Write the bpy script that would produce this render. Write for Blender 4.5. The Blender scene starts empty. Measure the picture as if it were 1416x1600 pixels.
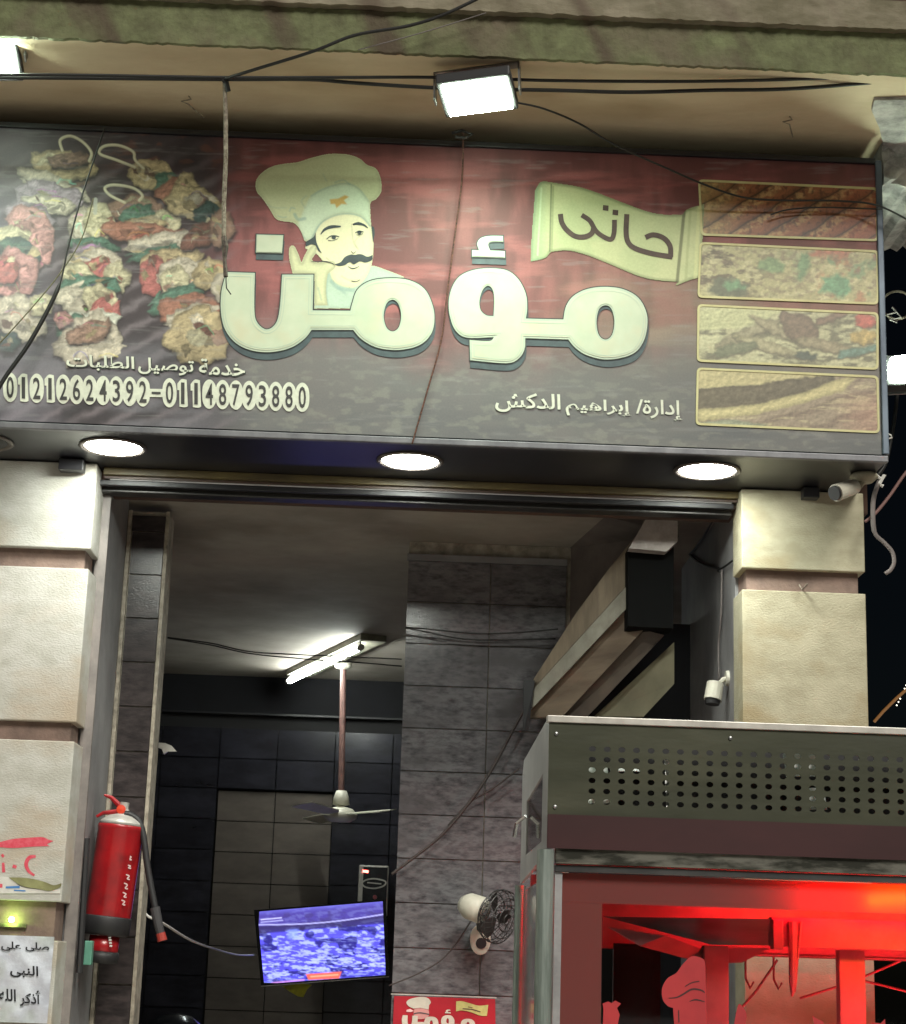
import bpy, bmesh, math, random
import numpy as np
from mathutils import Vector, Matrix
from mathutils.geometry import tessellate_polygon
random.seed(7)
rng = np.random.default_rng(11)
S = bpy.context.scene
COL = S.collection
SKYS, SUNE, EXPO = 0.0003, 1.5, 1.05
FLOOD, DOWN, TUBE = 84, 62, 38
REDS, ORGS = 60, 36
SIGNPITCH = .0026
HAZE = 0

# ---------------------------------------------------------------- camera
F, PITCH, YAW, ROLL = 2850.0, math.radians(14.0), math.radians(1.2), math.radians(1.9)
EYE = Vector((0, 0, 1.6))
fwd = Vector((math.sin(YAW)*math.cos(PITCH), math.cos(YAW)*math.cos(PITCH), math.sin(PITCH)))
r0 = fwd.cross(Vector((0, 0, 1))).normalized(); u0 = r0.cross(fwd).normalized()
cr = r0*math.cos(ROLL) + u0*math.sin(ROLL)
cu = u0*math.cos(ROLL) - r0*math.sin(ROLL)
cam = bpy.data.cameras.new('camera'); camo = bpy.data.objects.new('camera', cam); COL.objects.link(camo)
cam.sensor_fit = 'VERTICAL'; cam.sensor_height = 36; cam.lens = F/1600*36; cam.clip_end = 500; cam.clip_start = .05
camo.matrix_world = Matrix(((cr.x, cu.x, -fwd.x, EYE.x), (cr.y, cu.y, -fwd.y, EYE.y), (cr.z, cu.z, -fwd.z, EYE.z), (0, 0, 0, 1)))
S.camera = camo
# ---------------------------------------------------------------- night sky, faint street light, exposure
W = bpy.data.worlds.new('World'); S.world = W; W.use_nodes = True
nt = W.node_tree; bg = nt.nodes['Background']
sky = nt.nodes.new('ShaderNodeTexSky'); sky.sky_type = 'NISHITA'; sky.sun_disc = False
sky.sun_elevation = math.radians(24); sky.sun_rotation = math.radians(200)
nt.links.new(sky.outputs[0], bg.inputs[0]); bg.inputs[1].default_value = SKYS
sl = bpy.data.lights.new('sun', 'SUN'); sl.energy = SUNE; sl.angle = math.radians(22); sl.color = (1, .97, .87)
so = bpy.data.objects.new('sun', sl); COL.objects.link(so)
so.rotation_euler = Vector((-.25, .9, -.72)).to_track_quat('-Z', 'Y').to_euler()
S.view_settings.view_transform = 'Standard'; S.view_settings.look = 'None'; S.view_settings.gamma = 1
S.view_settings.use_curve_mapping = False; S.view_settings.exposure = EXPO
S.cycles.max_bounces = 7; S.cycles.diffuse_bounces = 4; S.cycles.sample_clamp_indirect = 6

# ---------------------------------------------------------------- helpers
def ray(px, py): return fwd + cr*((px-708)/F) + cu*((800-py)/F)
def at(px, py, Y):
    d = ray(px, py); return EYE + d*(Y/d.y)
def at_z(px, py, Z):
    d = ray(px, py); return EYE + d*((Z-1.6)/d.z)
def X(px, py, Y): return at(px, py, Y).x
def Z(px, py, Y): return at(px, py, Y).z
def lin(r, g, b):
    return tuple(((c/255/12.92) if c/255 <= .04045 else ((c/255+.055)/1.055)**2.4) for c in (r, g, b))
ORG = {}
def setp(o, label=None, cat=None, group=None, kind=None):
    if label: o['label'] = label
    if cat: o['category'] = cat
    if group: o['group'] = group
    if kind: o['kind'] = kind
def thing(name, label, cat, loc=(0, 0, 0), group=None, kind=None):
    o = bpy.data.objects.new(name, None); COL.objects.link(o); o.location = loc; o.empty_display_size = .1
    ORG[o.name] = Vector(loc); setp(o, label, cat, group, kind); return o
class MB:
    def __init__(s): s.v = []; s.f = []
    def add(s, vs, fs):
        n = len(s.v); s.v += [tuple(v) for v in vs]; s.f += [tuple(i+n for i in f) for f in fs]; return s
    def box(s, x0, x1, y0, y1, z0, z1):
        return s.add([(x0,y0,z0),(x1,y0,z0),(x1,y1,z0),(x0,y1,z0),(x0,y0,z1),(x1,y0,z1),(x1,y1,z1),(x0,y1,z1)],
              [(0,3,2,1),(4,5,6,7),(0,1,5,4),(1,2,6,5),(2,3,7,6),(3,0,4,7)])
    def cbox(s, x0, x1, y0, y1, z0, z1, b=.006):
        # box with chamfered vertical and horizontal edges
        bm = bmesh.new(); bmesh.ops.create_cube(bm, size=1)
        for v in bm.verts: v.co = Vector(((x0+x1)/2+v.co.x*(x1-x0), (y0+y1)/2+v.co.y*(y1-y0), (z0+z1)/2+v.co.z*(z1-z0)))
        bmesh.ops.bevel(bm, geom=bm.edges[:], offset=b, segments=2, affect='EDGES', profile=.6)
        bm.verts.index_update(); s.add([v.co[:] for v in bm.verts], [tuple(v.index for v in f.verts) for f in bm.faces]); bm.free(); return s
    def obox(s, M, sx, sy, sz, b=0):
        t = MB(); (t.cbox(-sx/2, sx/2, -sy/2, sy/2, -sz/2, sz/2, b) if b else t.box(-sx/2, sx/2, -sy/2, sy/2, -sz/2, sz/2))
        return s.add([(M @ Vector(v))[:] for v in t.v], t.f)
    def prism(s, pts, d):       # closed loop of 3D points pushed along vector d
        n = len(pts); a = [Vector(p) for p in pts]; b = [p+Vector(d) for p in a]
        return s.add([*a, *b], [tuple(range(n))[::-1], tuple(range(n, 2*n))] + [(i, (i+1) % n, n+(i+1) % n, n+i) for i in range(n)])
    def tube(s, pts, r, n=8, caps=True):
        pts = [Vector(p) for p in pts]; m = len(pts); rs = r if isinstance(r, (list, tuple)) else [r]*m
        vs = []; up = None
        for i, p in enumerate(pts):
            t = (pts[min(i+1, m-1)]-pts[max(i-1, 0)]).normalized()
            if up is None: up = t.cross(Vector((0.31, .17, .93))).normalized()
            a = (up - t*up.dot(t)).normalized(); b = t.cross(a); up = a
            for k in range(n):
                an = 2*math.pi*k/n; vs.append((p + (a*math.cos(an)+b*math.sin(an))*rs[i])[:])
        fs = [(i*n+k, i*n+(k+1) % n, (i+1)*n+(k+1) % n, (i+1)*n+k) for i in range(m-1) for k in range(n)]
        if caps: fs += [tuple(range(n))[::-1], tuple((m-1)*n+k for k in range(n))]
        return s.add(vs, fs)
    def lathe(s, prof, M=None, n=24):   # prof = [(r,z)]
        M = M or Matrix(); vs = []
        for r, z in prof:
            for k in range(n):
                a = 2*math.pi*k/n; vs.append((M @ Vector((r*math.cos(a), r*math.sin(a), z)))[:])
        m = len(prof); fs = [(i*n+k, i*n+(k+1) % n, (i+1)*n+(k+1) % n, (i+1)*n+k) for i in range(m-1) for k in range(n)]
        if prof[0][0] > 1e-5: fs.append(tuple(range(n))[::-1])
        if prof[-1][0] > 1e-5: fs.append(tuple((m-1)*n+k for k in range(n)))
        return s.add(vs, fs)
    def build(s, name, m, parent=None, smooth=False, **tags):
        me = bpy.data.meshes.new(name); org = ORG[parent.name] if parent else Vector((0, 0, 0))
        me.from_pydata([(v[0]-org.x, v[1]-org.y, v[2]-org.z) for v in s.v], [], s.f); me.materials.append(m)
        if smooth: me.polygons.foreach_set('use_smooth', [True]*len(me.polygons))
        me.validate(); o = bpy.data.objects.new(name, me); COL.objects.link(o)
        if parent: o.parent = parent
        ORG[o.name] = org; setp(o, **tags); return o
def catmull(pts, n=6, closed=True):
    P = [Vector(p) for p in pts]; out = []; m = len(P)
    for i in range(m if closed else m-1):
        p0 = P[(i-1) % m] if closed else P[max(i-1, 0)]; p1 = P[i]; p2 = P[(i+1) % m]
        p3 = P[(i+2) % m] if closed else P[min(i+2, m-1)]
        for k in range(n):
            t = k/n; out.append(.5*((2*p1)+(p2-p0)*t+(2*p0-5*p1+4*p2-p3)*t*t+(3*p1-p0-3*p2+p3)*t**3))
    if not closed: out.append(P[-1])
    return out
def outline(segs, n=5):
    """closed outline; points given as (x,y) corner or (x,y,1) smooth"""
    m = len(segs); out = []
    for i in range(m):
        a, b = segs[i], segs[(i+1) % m]; p1, p2 = Vector(a[:2]), Vector(b[:2])
        sa, sb = len(a) > 2, len(b) > 2
        if not sa and not sb: out.append(p1); continue
        p0 = Vector(segs[i-1][:2]) if sa else p1; p3 = Vector(segs[(i+2) % m][:2]) if sb else p2
        for k in range(n):
            t = k/n; out.append(.5*((2*p1)+(p2-p0)*t+(2*p0-5*p1+4*p2-p3)*t*t+(3*p1-p0-3*p2+p3)*t**3))
    return out
def offset(poly, d):
    n = len(poly); A = sum(poly[i].x*poly[(i+1) % n].y-poly[(i+1) % n].x*poly[i].y for i in range(n)); sgn = 1 if A > 0 else -1
    out = []
    for i in range(n):
        e1 = (poly[i]-poly[i-1]); e2 = (poly[(i+1) % n]-poly[i])
        if e1.length < 1e-6 or e2.length < 1e-6: out.append(poly[i].copy()); continue
        e1.normalize(); e2.normalize(); n1 = Vector((e1.y, -e1.x)); n2 = Vector((e2.y, -e2.x)); m = n1+n2
        if m.length < .3: m = n1
        m.normalize(); c = max(.5, m.dot(n1)); out.append(poly[i]+m*(sgn*d/c))
    return out
def flat(mb, loops, Y, thick=.0015):
    """filled flat shape from pixel-space loops, on the vertical plane Y, with real thickness"""
    L = [[at(p[0], p[1], Y) for p in l] for l in loops]
    tri = tessellate_polygon([[Vector((p.x, p.z, 0)) for p in l] for l in L]); allp = [p for l in L for p in l]; n = len(allp)
    fr = []
    for t in tri:
        a, b, c = [allp[i] for i in t]
        if (b-a).cross(c-a).y > 0: t = t[::-1]
        fr.append(tuple(t))
    fs = fr[:]; b0 = 0
    if thick:
        for l in L:
            k = len(l); fs += [(b0+i, b0+(i+1) % k, n+b0+(i+1) % k, n+b0+i) for i in range(k)]; b0 += k
        mb.add([p[:] for p in allp]+[(p.x, p.y+thick, p.z) for p in allp], fs)
    else: mb.add([p[:] for p in allp], fs)
    return mb
def stroke(mb, pts, w, Y, closed=False, n=5):
    """brush line of width w px (or list) along a smoothed path in pixels, on plane Y"""
    P = catmull(pts, n, closed) if len(pts) > 2 else [Vector(p) for p in pts]; m = len(P)
    ws = [w]*m if not isinstance(w, (list, tuple)) else [w[min(len(w)-1, int(i*(len(w)-1)/(m-1)))] + (w[min(len(w)-1, int(i*(len(w)-1)/(m-1))+1)]-w[min(len(w)-1, int(i*(len(w)-1)/(m-1)))])*((i*(len(w)-1)/(m-1)) % 1) for i in range(m)]
    l = []; r = []
    for i, p in enumerate(P):
        t = (P[(i+1) % m if closed else min(i+1, m-1)]-P[i-1 if closed or i else 0])
        if t.length < 1e-9: t = Vector((1, 0))
        t.normalize(); nn = Vector((-t.y, t.x)); l.append(p+nn*ws[i]/2); r.append(p-nn*ws[i]/2)
    n0 = len(mb.v); mb.v += [at(q[0], q[1], Y)[:] for q in l+r]
    for i in range(m if closed else m-1): mb.f.append((n0+i, n0+(i+1) % m, n0+m+(i+1) % m, n0+m+i))
    return mb
def text_mesh(s, quad, Y, bold=0.0, mb=None):
    """writes text s into the pixel quad (top-left, top-right, bottom-right, bottom-left) on plane Y"""
    cu_ = bpy.data.curves.new('lettering', 'FONT'); cu_.body = s; cu_.size = 1; cu_.offset = bold; cu_.resolution_u = 3
    o = bpy.data.objects.new('lettering', cu_); me = bpy.data.meshes.new_from_object(o)
    co = np.array([v.co[:] for v in me.vertices]) if len(me.vertices) else np.zeros((1, 3)); fs = [tuple(p.vertices) for p in me.polygons]
    x0, y0 = co[:, 0].min(), co[:, 1].min(); x1, y1 = co[:, 0].max(), co[:, 1].max()
    tl, tr, br, bl = [Vector(q) for q in quad]; mb = mb or MB(); vs = []
    for c in co:
        u = (c[0]-x0)/max(1e-6, x1-x0); v = (y1-c[1])/max(1e-6, y1-y0)
        p = (tl*(1-u)+tr*u)*(1-v)+(bl*(1-u)+br*u)*v; vs.append(at(p.x, p.y, Y)[:])
    mb.add(vs, fs); bpy.data.objects.remove(o); bpy.data.curves.remove(cu_); bpy.data.meshes.remove(me); return mb
FORMS = {'ا':('\uFE8D','\uFE8E'),'أ':('\uFE83','\uFE84'),'إ':('\uFE87','\uFE88'),'د':('\uFEA9','\uFEAA'),'ذ':('\uFEAB','\uFEAC'),'ر':('\uFEAD','\uFEAE'),
 'و':('\uFEED','\uFEEE'),'ؤ':('\uFE85','\uFE86'),'ة':('\uFE93','\uFE94'),'ى':('\uFEEF','\uFEF0'),
 'ب':'\uFE8F\uFE90\uFE91\uFE92','ت':'\uFE95\uFE96\uFE97\uFE98','خ':'\uFEA5\uFEA6\uFEA7\uFEA8','ح':'\uFEA1\uFEA2\uFEA3\uFEA4','ش':'\uFEB5\uFEB6\uFEB7\uFEB8','س':'\uFEB1\uFEB2\uFEB3\uFEB4',
 'ص':'\uFEB9\uFEBA\uFEBB\uFEBC','ط':'\uFEC1\uFEC2\uFEC3\uFEC4','ع':'\uFEC9\uFECA\uFECB\uFECC','ك':'\uFED9\uFEDA\uFEDB\uFEDC','ل':'\uFEDD\uFEDE\uFEDF\uFEE0',
 'م':'\uFEE1\uFEE2\uFEE3\uFEE4','ن':'\uFEE5\uFEE6\uFEE7\uFEE8','ه':'\uFEE9\uFEEA\uFEEB\uFEEC','ي':'\uFEF1\uFEF2\uFEF3\uFEF4'}
def shape(s):
    out = []
    for i, c in enumerate(s):
        f = FORMS.get(c)
        if not f: out.append(c); continue
        prev = i > 0 and len(FORMS.get(s[i-1], ())) == 4; nxt = i+1 < len(s) and s[i+1] in FORMS
        if len(f) == 2: out.append(f[1] if prev else f[0])
        else: out.append(f[3] if prev and nxt else f[1] if prev else f[2] if nxt else f[0])
    return ''.join(out[::-1])

# ---------------------------------------------------------------- materials
def nm(name):
    m = bpy.data.materials.new(name); m.use_nodes = True; t = m.node_tree; b = t.nodes['Principled BSDF']; return m, t, b
def mat(name, c1, c2=None, scale=8, rough=.6, metal=0, bump=0, bscale=None, stretch=(1, 1, 1), det=5, rvar=.0, tone=0, lo=.35, hi=.65, spec=.5, c3=None, s3=2.0, coat=0, shadow_streak=None):
    m, t, b = nm(name); L = t.links; N = t.nodes
    b.inputs['Roughness'].default_value = rough; b.inputs['Metallic'].default_value = metal
    b.inputs['Specular IOR Level'].default_value = spec; b.inputs['Coat Weight'].default_value = coat
    tc = N.new('ShaderNodeNewGeometry'); mp = N.new('ShaderNodeMapping'); mp.inputs['Scale'].default_value = stretch
    L.new(tc.outputs['Position'], mp.inputs[0])
    n = N.new('ShaderNodeTexNoise'); n.inputs['Scale'].default_value = scale; n.inputs['Detail'].default_value = det; n.inputs['Roughness'].default_value = .62
    L.new(mp.outputs[0], n.inputs[0])
    r = N.new('ShaderNodeMapRange'); r.inputs[1].default_value = lo; r.inputs[2].default_value = hi; L.new(n.outputs[0], r.inputs[0])
    mx = N.new('ShaderNodeMix'); mx.data_type = 'RGBA'; mx.inputs[6].default_value = (*c1, 1); mx.inputs[7].default_value = (*(c2 or c1), 1)
    L.new(r.outputs[0], mx.inputs[0]); out = mx.outputs[2]
    if c3:
        n3 = N.new('ShaderNodeTexNoise'); n3.inputs['Scale'].default_value = s3; n3.inputs['Detail'].default_value = 6; L.new(mp.outputs[0], n3.inputs[0])
        r3 = N.new('ShaderNodeMapRange'); r3.inputs[1].default_value = .5; r3.inputs[2].default_value = .72; L.new(n3.outputs[0], r3.inputs[0])
        m3 = N.new('ShaderNodeMix'); m3.data_type = 'RGBA'; L.new(r3.outputs[0], m3.inputs[0]); L.new(out, m3.inputs[6]); m3.inputs[7].default_value = (*c3, 1); out = m3.outputs[2]
    if shadow_streak:     # slanting cast shadows painted into the colour
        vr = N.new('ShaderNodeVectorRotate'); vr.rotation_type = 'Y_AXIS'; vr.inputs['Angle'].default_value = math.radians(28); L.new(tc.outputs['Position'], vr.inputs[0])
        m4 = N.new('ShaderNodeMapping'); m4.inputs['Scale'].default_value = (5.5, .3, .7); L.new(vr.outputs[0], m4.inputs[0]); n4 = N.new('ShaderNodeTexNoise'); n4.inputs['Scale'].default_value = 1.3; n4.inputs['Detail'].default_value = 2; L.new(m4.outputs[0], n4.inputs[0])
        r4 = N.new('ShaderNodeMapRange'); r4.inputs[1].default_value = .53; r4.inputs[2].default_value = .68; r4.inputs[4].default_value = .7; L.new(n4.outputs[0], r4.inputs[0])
        x4 = N.new('ShaderNodeMix'); x4.data_type = 'RGBA'; L.new(r4.outputs[0], x4.inputs[0]); L.new(out, x4.inputs[6]); x4.inputs[7].default_value = (*shadow_streak, 1); out = x4.outputs[2]
    if tone:
        oi = N.new('ShaderNodeObjectInfo'); rr = N.new('ShaderNodeMapRange'); rr.inputs[3].default_value = 1-tone; rr.inputs[4].default_value = 1+tone
        L.new(oi.outputs['Random'], rr.inputs[0]); h = N.new('ShaderNodeHueSaturation'); L.new(rr.outputs[0], h.inputs['Value']); L.new(out, h.inputs['Color']); out = h.outputs[0]
    L.new(out, b.inputs['Base Color'])
    if rvar:
        rr = N.new('ShaderNodeMapRange'); rr.inputs[3].default_value = rough-rvar; rr.inputs[4].default_value = rough+rvar; L.new(n.outputs[0], rr.inputs[0]); L.new(rr.outputs[0], b.inputs['Roughness'])
    if bump:
        nb = N.new('ShaderNodeTexNoise'); nb.inputs['Scale'].default_value = bscale or scale*6; nb.inputs['Detail'].default_value = 6; L.new(mp.outputs[0], nb.inputs[0])
        bp = N.new('ShaderNodeBump'); bp.inputs['Strength'].default_value = 1; bp.inputs['Distance'].default_value = bump; L.new(nb.outputs[0], bp.inputs['Height']); L.new(bp.outputs[0], b.inputs['Normal'])
    return m
def emis(name, c, s, base=(.8, .8, .8)):
    m, t, b = nm(name); b.inputs['Base Color'].default_value = (*base, 1); b.inputs['Emission Color'].default_value = (*c, 1); b.inputs['Emission Strength'].default_value = s; return m
def print_mat(name, rough=.5, bump=.0, emit=0, grain=.06):
    m, t, b = nm(name); L = t.links; N = t.nodes
    a = N.new('ShaderNodeVertexColor'); a.layer_name = 'Col'
    g = N.new('ShaderNodeNewGeometry'); n = N.new('ShaderNodeTexNoise'); n.inputs['Scale'].default_value = 160; n.inputs['Detail'].default_value = 4; L.new(g.outputs['Position'], n.inputs[0])
    r = N.new('ShaderNodeMapRange'); r.inputs[1].default_value = .3; r.inputs[2].default_value = .7; r.inputs[3].default_value = 1-grain; r.inputs[4].default_value = 1+grain; L.new(n.outputs[0], r.inputs[0])
    h = N.new('ShaderNodeHueSaturation'); L.new(a.outputs[0], h.inputs['Color']); L.new(r.outputs[0], h.inputs['Value'])
    b.inputs['Roughness'].default_value = rough
    if emit:
        b.inputs['Base Color'].default_value = (.01, .01, .01, 1); L.new(h.outputs[0], b.inputs['Emission Color']); b.inputs['Emission Strength'].default_value = emit
    else: L.new(h.outputs[0], b.inputs['Base Color'])
    if bump:
        mp = N.new('ShaderNodeMapping'); mp.inputs['Scale'].default_value = (1, 1, .45); L.new(g.outputs['Position'], mp.inputs[0])
        n2 = N.new('ShaderNodeTexNoise'); n2.inputs['Scale'].default_value = 5; n2.inputs['Detail'].default_value = 2; L.new(mp.outputs[0], n2.inputs[0])
        bp = N.new('ShaderNodeBump'); bp.inputs['Distance'].default_value = bump; L.new(n2.outputs[0], bp.inputs['Height']); L.new(bp.outputs[0], b.inputs['Normal'])
    return m
# ---- numpy painting for flat print (posters, photographs on the sign, the television picture)
LAT = [np.random.default_rng(100+i).random((256, 256)) for i in range(8)]
def vnoise(x, y, seed=0):
    g = LAT[seed % 8]; xi = np.floor(x).astype(int); yi = np.floor(y).astype(int); fx = x-xi; fy = y-yi
    fx = fx*fx*(3-2*fx); fy = fy*fy*(3-2*fy); a = g[yi % 256, xi % 256]; b = g[yi % 256, (xi+1) % 256]; c = g[(yi+1) % 256, xi % 256]; d = g[(yi+1) % 256, (xi+1) % 256]
    return (a*(1-fx)+b*fx)*(1-fy)+(c*(1-fx)+d*fx)*fy
def fbm(x, y, s, seed=0, o=4):
    t = 0; am = .5
    for i in range(o): t = t+am*vnoise(x/s*2**i+i*17.3, y/s*2**i+i*5.1, seed+i); am *= .5
    return t/(1-.5**o)
def sdf(px, py, poly):
    d = np.full(px.shape, 1e9); ins = np.zeros(px.shape, bool); n = len(poly)
    for i in range(n):
        ax, ay = poly[i][:2]; bx, by = poly[(i+1) % n][:2]; ex, ey = bx-ax, by-ay
        t = np.clip(((px-ax)*ex+(py-ay)*ey)/max(1e-9, ex*ex+ey*ey), 0, 1); d = np.minimum(d, (px-ax-t*ex)**2+(py-ay-t*ey)**2)
        c = ((ay > py) != (by > py)) & (px < (bx-ax)*(py-ay)/(by-ay+1e-12)+ax); ins ^= c
    d = np.sqrt(d); return np.where(ins, -d, d)
def sm(x, a, b):
    t = np.clip((x-a)/(b-a), 0, 1); return t*t*(3-2*t)
class Art:
    def __init__(s, px, py): s.px = px; s.py = py; s.c = np.zeros(px.shape+(3,))
    def mix(s, col, a):
        col = np.asarray(col); s.c = s.c*(1-a[..., None])+col*a[..., None]
    def poly(s, pts, col, soft=1.2, warp=0, seed=0, var=.15, shade=0, vs=14):
        xs = [p[0] for p in pts]; ys = [p[1] for p in pts]; m = 8+warp
        sel = (s.px > min(xs)-m) & (s.px < max(xs)+m) & (s.py > min(ys)-m) & (s.py < max(ys)+m)
        if not sel.any(): return
        x, y = s.px[sel], s.py[sel]
        if warp: x, y = x+(fbm(x, y, 9, seed)-.5)*2*warp, y+(fbm(x, y, 9, seed+3)-.5)*2*warp
        d = sdf(x, y, pts); a = sm(-d, -soft, soft)
        col = np.array(col)[None]*(1+(fbm(s.px[sel], s.py[sel], vs, seed+1)[:, None]-.5)*2*var)
        if shade:
            col = col*(1-shade*sm(-d, 7, 0)[:, None])
        s.c[sel] = s.c[sel]*(1-a[:, None])+col*a[:, None]
    def emboss(s, m, sc, k):
        e = fbm(s.px, s.py*1.25, sc, 2, 4)-fbm(s.px-1.6, s.py*1.25-2.2, sc, 2, 4); s.c *= np.clip(1+m*e*k, .35, 1.7)[..., None]
    def line(s, pts, w, col, alpha=1, soft=1.0):
        P = catmull(pts, 5, False) if len(pts) > 2 else [Vector(p) for p in pts]
        xs = [p[0] for p in P]; ys = [p[1] for p in P]; m = w+4
        sel = (s.px > min(xs)-m) & (s.px < max(xs)+m) & (s.py > min(ys)-m) & (s.py < max(ys)+m)
        if not sel.any(): return
        x, y = s.px[sel], s.py[sel]; d = np.full(x.shape, 1e9)
        for a, b in zip(P[:-1], P[1:]):
            ex, ey = b[0]-a[0], b[1]-a[1]; t = np.clip(((x-a[0])*ex+(y-a[1])*ey)/max(1e-9, ex*ex+ey*ey), 0, 1); d = np.minimum(d, (x-a[0]-t*ex)**2+(y-a[1]-t*ey)**2)
        al = sm(-(np.sqrt(d)-w/2), -soft, soft)*alpha; s.c[sel] = s.c[sel]*(1-al[:, None])+np.array(col)[None]*al[:, None]
def ell(cx, cy, rx, ry, ang=0, n=18, wob=.12, seed=0):
    r = random.Random(seed); out = []
    for k in range(n):
        a = 2*math.pi*k/n; q = 1+r.uniform(-wob, wob); x = math.cos(a)*rx*q; y = math.sin(a)*ry*q; c, s_ = math.cos(ang), math.sin(ang)
        out.append((cx+x*c-y*s_, cy+x*s_+y*c))
    return out
def inv(Xw, Zw, Y):
    """world point of the plane Y -> picture coordinates used to lay out the print"""
    d = np.stack([Xw-EYE.x, np.full_like(Xw, Y-EYE.y), Zw-EYE.z], -1); k = d @ np.array(fwd)
    return 708+F*(d @ np.array(cr))/k, 800-F*(d @ np.array(cu))/k
def patch(name, x0, x1, z0, z1, Y, pitch, art, m, parent, mask=None, **tags):
    nx = max(2, int((x1-x0)/pitch)); nz = max(2, int((z1-z0)/pitch)); gx, gz = np.meshgrid(np.linspace(x0, x1, nx), np.linspace(z1, z0, nz))
    px, py = inv(gx, gz, Y); c = np.clip(art(px, py), 0, 4)
    idx = np.arange(nx*nz).reshape(nz, nx); q = np.stack([idx[:-1, :-1], idx[1:, :-1], idx[1:, 1:], idx[:-1, 1:]], -1).reshape(-1, 4)
    if mask is not None:
        mk = mask(px, py).ravel(); q = q[mk[q].any(1)]
    org = ORG[parent.name]; me = bpy.data.meshes.new(name)
    co = np.stack([gx-org.x, np.full_like(gx, Y-org.y), gz-org.z], -1).reshape(-1, 3)
    me.vertices.add(len(co)); me.vertices.foreach_set('co', co.ravel().astype(np.float32))
    me.loops.add(q.size); me.loops.foreach_set('vertex_index', q.ravel().astype(np.int32))
    me.polygons.add(len(q)); me.polygons.foreach_set('loop_start', np.arange(0, q.size, 4, dtype=np.int32))
    me.update(calc_edges=True)
    at_ = me.color_attributes.new('Col', 'FLOAT_COLOR', 'POINT'); cc = np.ones((len(co), 4), np.float32); cc[:, :3] = c.reshape(-1, 3); at_.data.foreach_set('color', cc.ravel())
    me.materials.append(m); o = bpy.data.objects.new(name, me); COL.objects.link(o); o.parent = parent; ORG[o.name] = org; setp(o, **tags); return o
# ---------------------------------------------------------------- materials in use
M = {}
M['pillar'] = mat('cream_stone', lin(178, 172, 148), lin(158, 152, 128), 9, .78, bump=.0022, bscale=110, stretch=(1, 1, 1.8), c3=lin(152, 138, 106), s3=3.5)
M['pillar_l'] = mat('pale_stone', lin(186, 184, 178), lin(166, 163, 154), 9, .75, bump=.0018, bscale=110, stretch=(1, 1, 1.8), c3=lin(168, 154, 136), s3=3)
M['recess'] = mat('pink_recess', lin(132, 110, 100), lin(110, 92, 84), 14, .8, bump=.002)
M['jamb'] = mat('jamb_plaster', lin(140, 139, 140), lin(112, 110, 112), 4, .6, bump=.001, bscale=40)
M['soffit'] = mat('cream_soffit', lin(206, 190, 162), lin(190, 172, 144), 3, .8, bump=.002, bscale=30, c3=lin(172, 152, 124), s3=2.2, stretch=(.7, 1.6, 1))
M['green'] = mat('green_fascia', lin(112, 118, 84), lin(84, 84, 60), 10, .9, bump=.006, bscale=45, c3=lin(104, 94, 78), s3=3.2, det=9, shadow_streak=lin(74, 56, 50))  # brownish streaks and patches paint diagonal cast shadows on the edge
M['lip'] = mat('grey_fascia', lin(138, 130, 112), lin(104, 98, 78), 10, .85, bump=.006, bscale=36, stretch=(.5, 1, 1), shadow_streak=lin(88, 72, 62))  # same painted shadow streaks carried onto the ledge
M['brown'] = mat('brown_wall', lin(82, 58, 46), lin(64, 46, 38), 6, .85, bump=.004)
M['rough_white'] = mat('rough_plaster', lin(190, 188, 184), lin(120, 118, 118), 12, .85, bump=.02, bscale=22)
M['tile'] = mat('stone_tile', lin(112, 110, 113), lin(68, 65, 69), 34, .2, bump=.0004, bscale=60, stretch=(.6, 1, 1.5), tone=.12, lo=.4, hi=.68, det=9, rvar=.06, c3=lin(88, 85, 87), s3=6)
M['dark_tile'] = mat('dark_stone_tile', lin(66, 58, 58), lin(34, 29, 30), 26, .3, bump=.0006, stretch=(.55, 1, 1.5), tone=.1)
M['back_tile'] = mat('charcoal_tile', lin(48, 48, 56), lin(32, 32, 38), 9, .22, tone=.18, stretch=(.6, 1, 1.4), rvar=.06)
M['pale_tile'] = mat('taupe_tile', lin(108, 100, 94), lin(92, 85, 80), 9, .3, tone=.07, stretch=(.6, 1, 1.4))
M['grout'] = mat('grout', lin(168, 160, 146), lin(120, 114, 104), 20, .85)
M['dgrout'] = mat('dark_grout', lin(26, 25, 26), None, 8, .8)
M['ceil'] = mat('smoky_ceiling', lin(158, 150, 140), lin(132, 125, 116), 2.2, .8, bump=.002, c3=lin(104, 94, 84), s3=1.4)
M['black'] = mat('black_paint', lin(30, 29, 33), lin(22, 21, 24), 4, .45)
M['wall_dark'] = mat('dark_wall', lin(22, 22, 27), lin(15, 15, 18), 4, .8, spec=.3)  # plain near-black wall colour
M['under'] = mat('sign_underside', lin(26, 25, 33), lin(17, 16, 22), 3, .3, rvar=.06)
M['steel'] = mat('dull_steel', lin(150, 150, 150), lin(120, 120, 122), 6, .35, metal=.9)
M['chrome'] = mat('chrome', lin(225, 225, 225), None, 6, .12, metal=1, bump=.001, bscale=9)
M['alu'] = mat('aluminium_trim', lin(172, 170, 172), lin(140, 138, 140), 9, .4, metal=.5)
M['wood'] = mat('dusty_brown_metal', lin(118, 98, 74), lin(84, 68, 52), 5, .5, stretch=(.4, 4, 4))
M['pave'] = mat('paving', lin(214, 208, 198), lin(196, 190, 180), 3, .7, bump=.003)
M['road'] = mat('asphalt', (.06, .06, .06), (.045, .045, .045), 8, .85, bump=.004)
M['floor'] = mat('shop_floor', lin(214, 208, 198), lin(196, 190, 180), 2, .35)
M['cable'] = mat('black_cable', lin(22, 22, 22), None, 8, .5)
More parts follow.
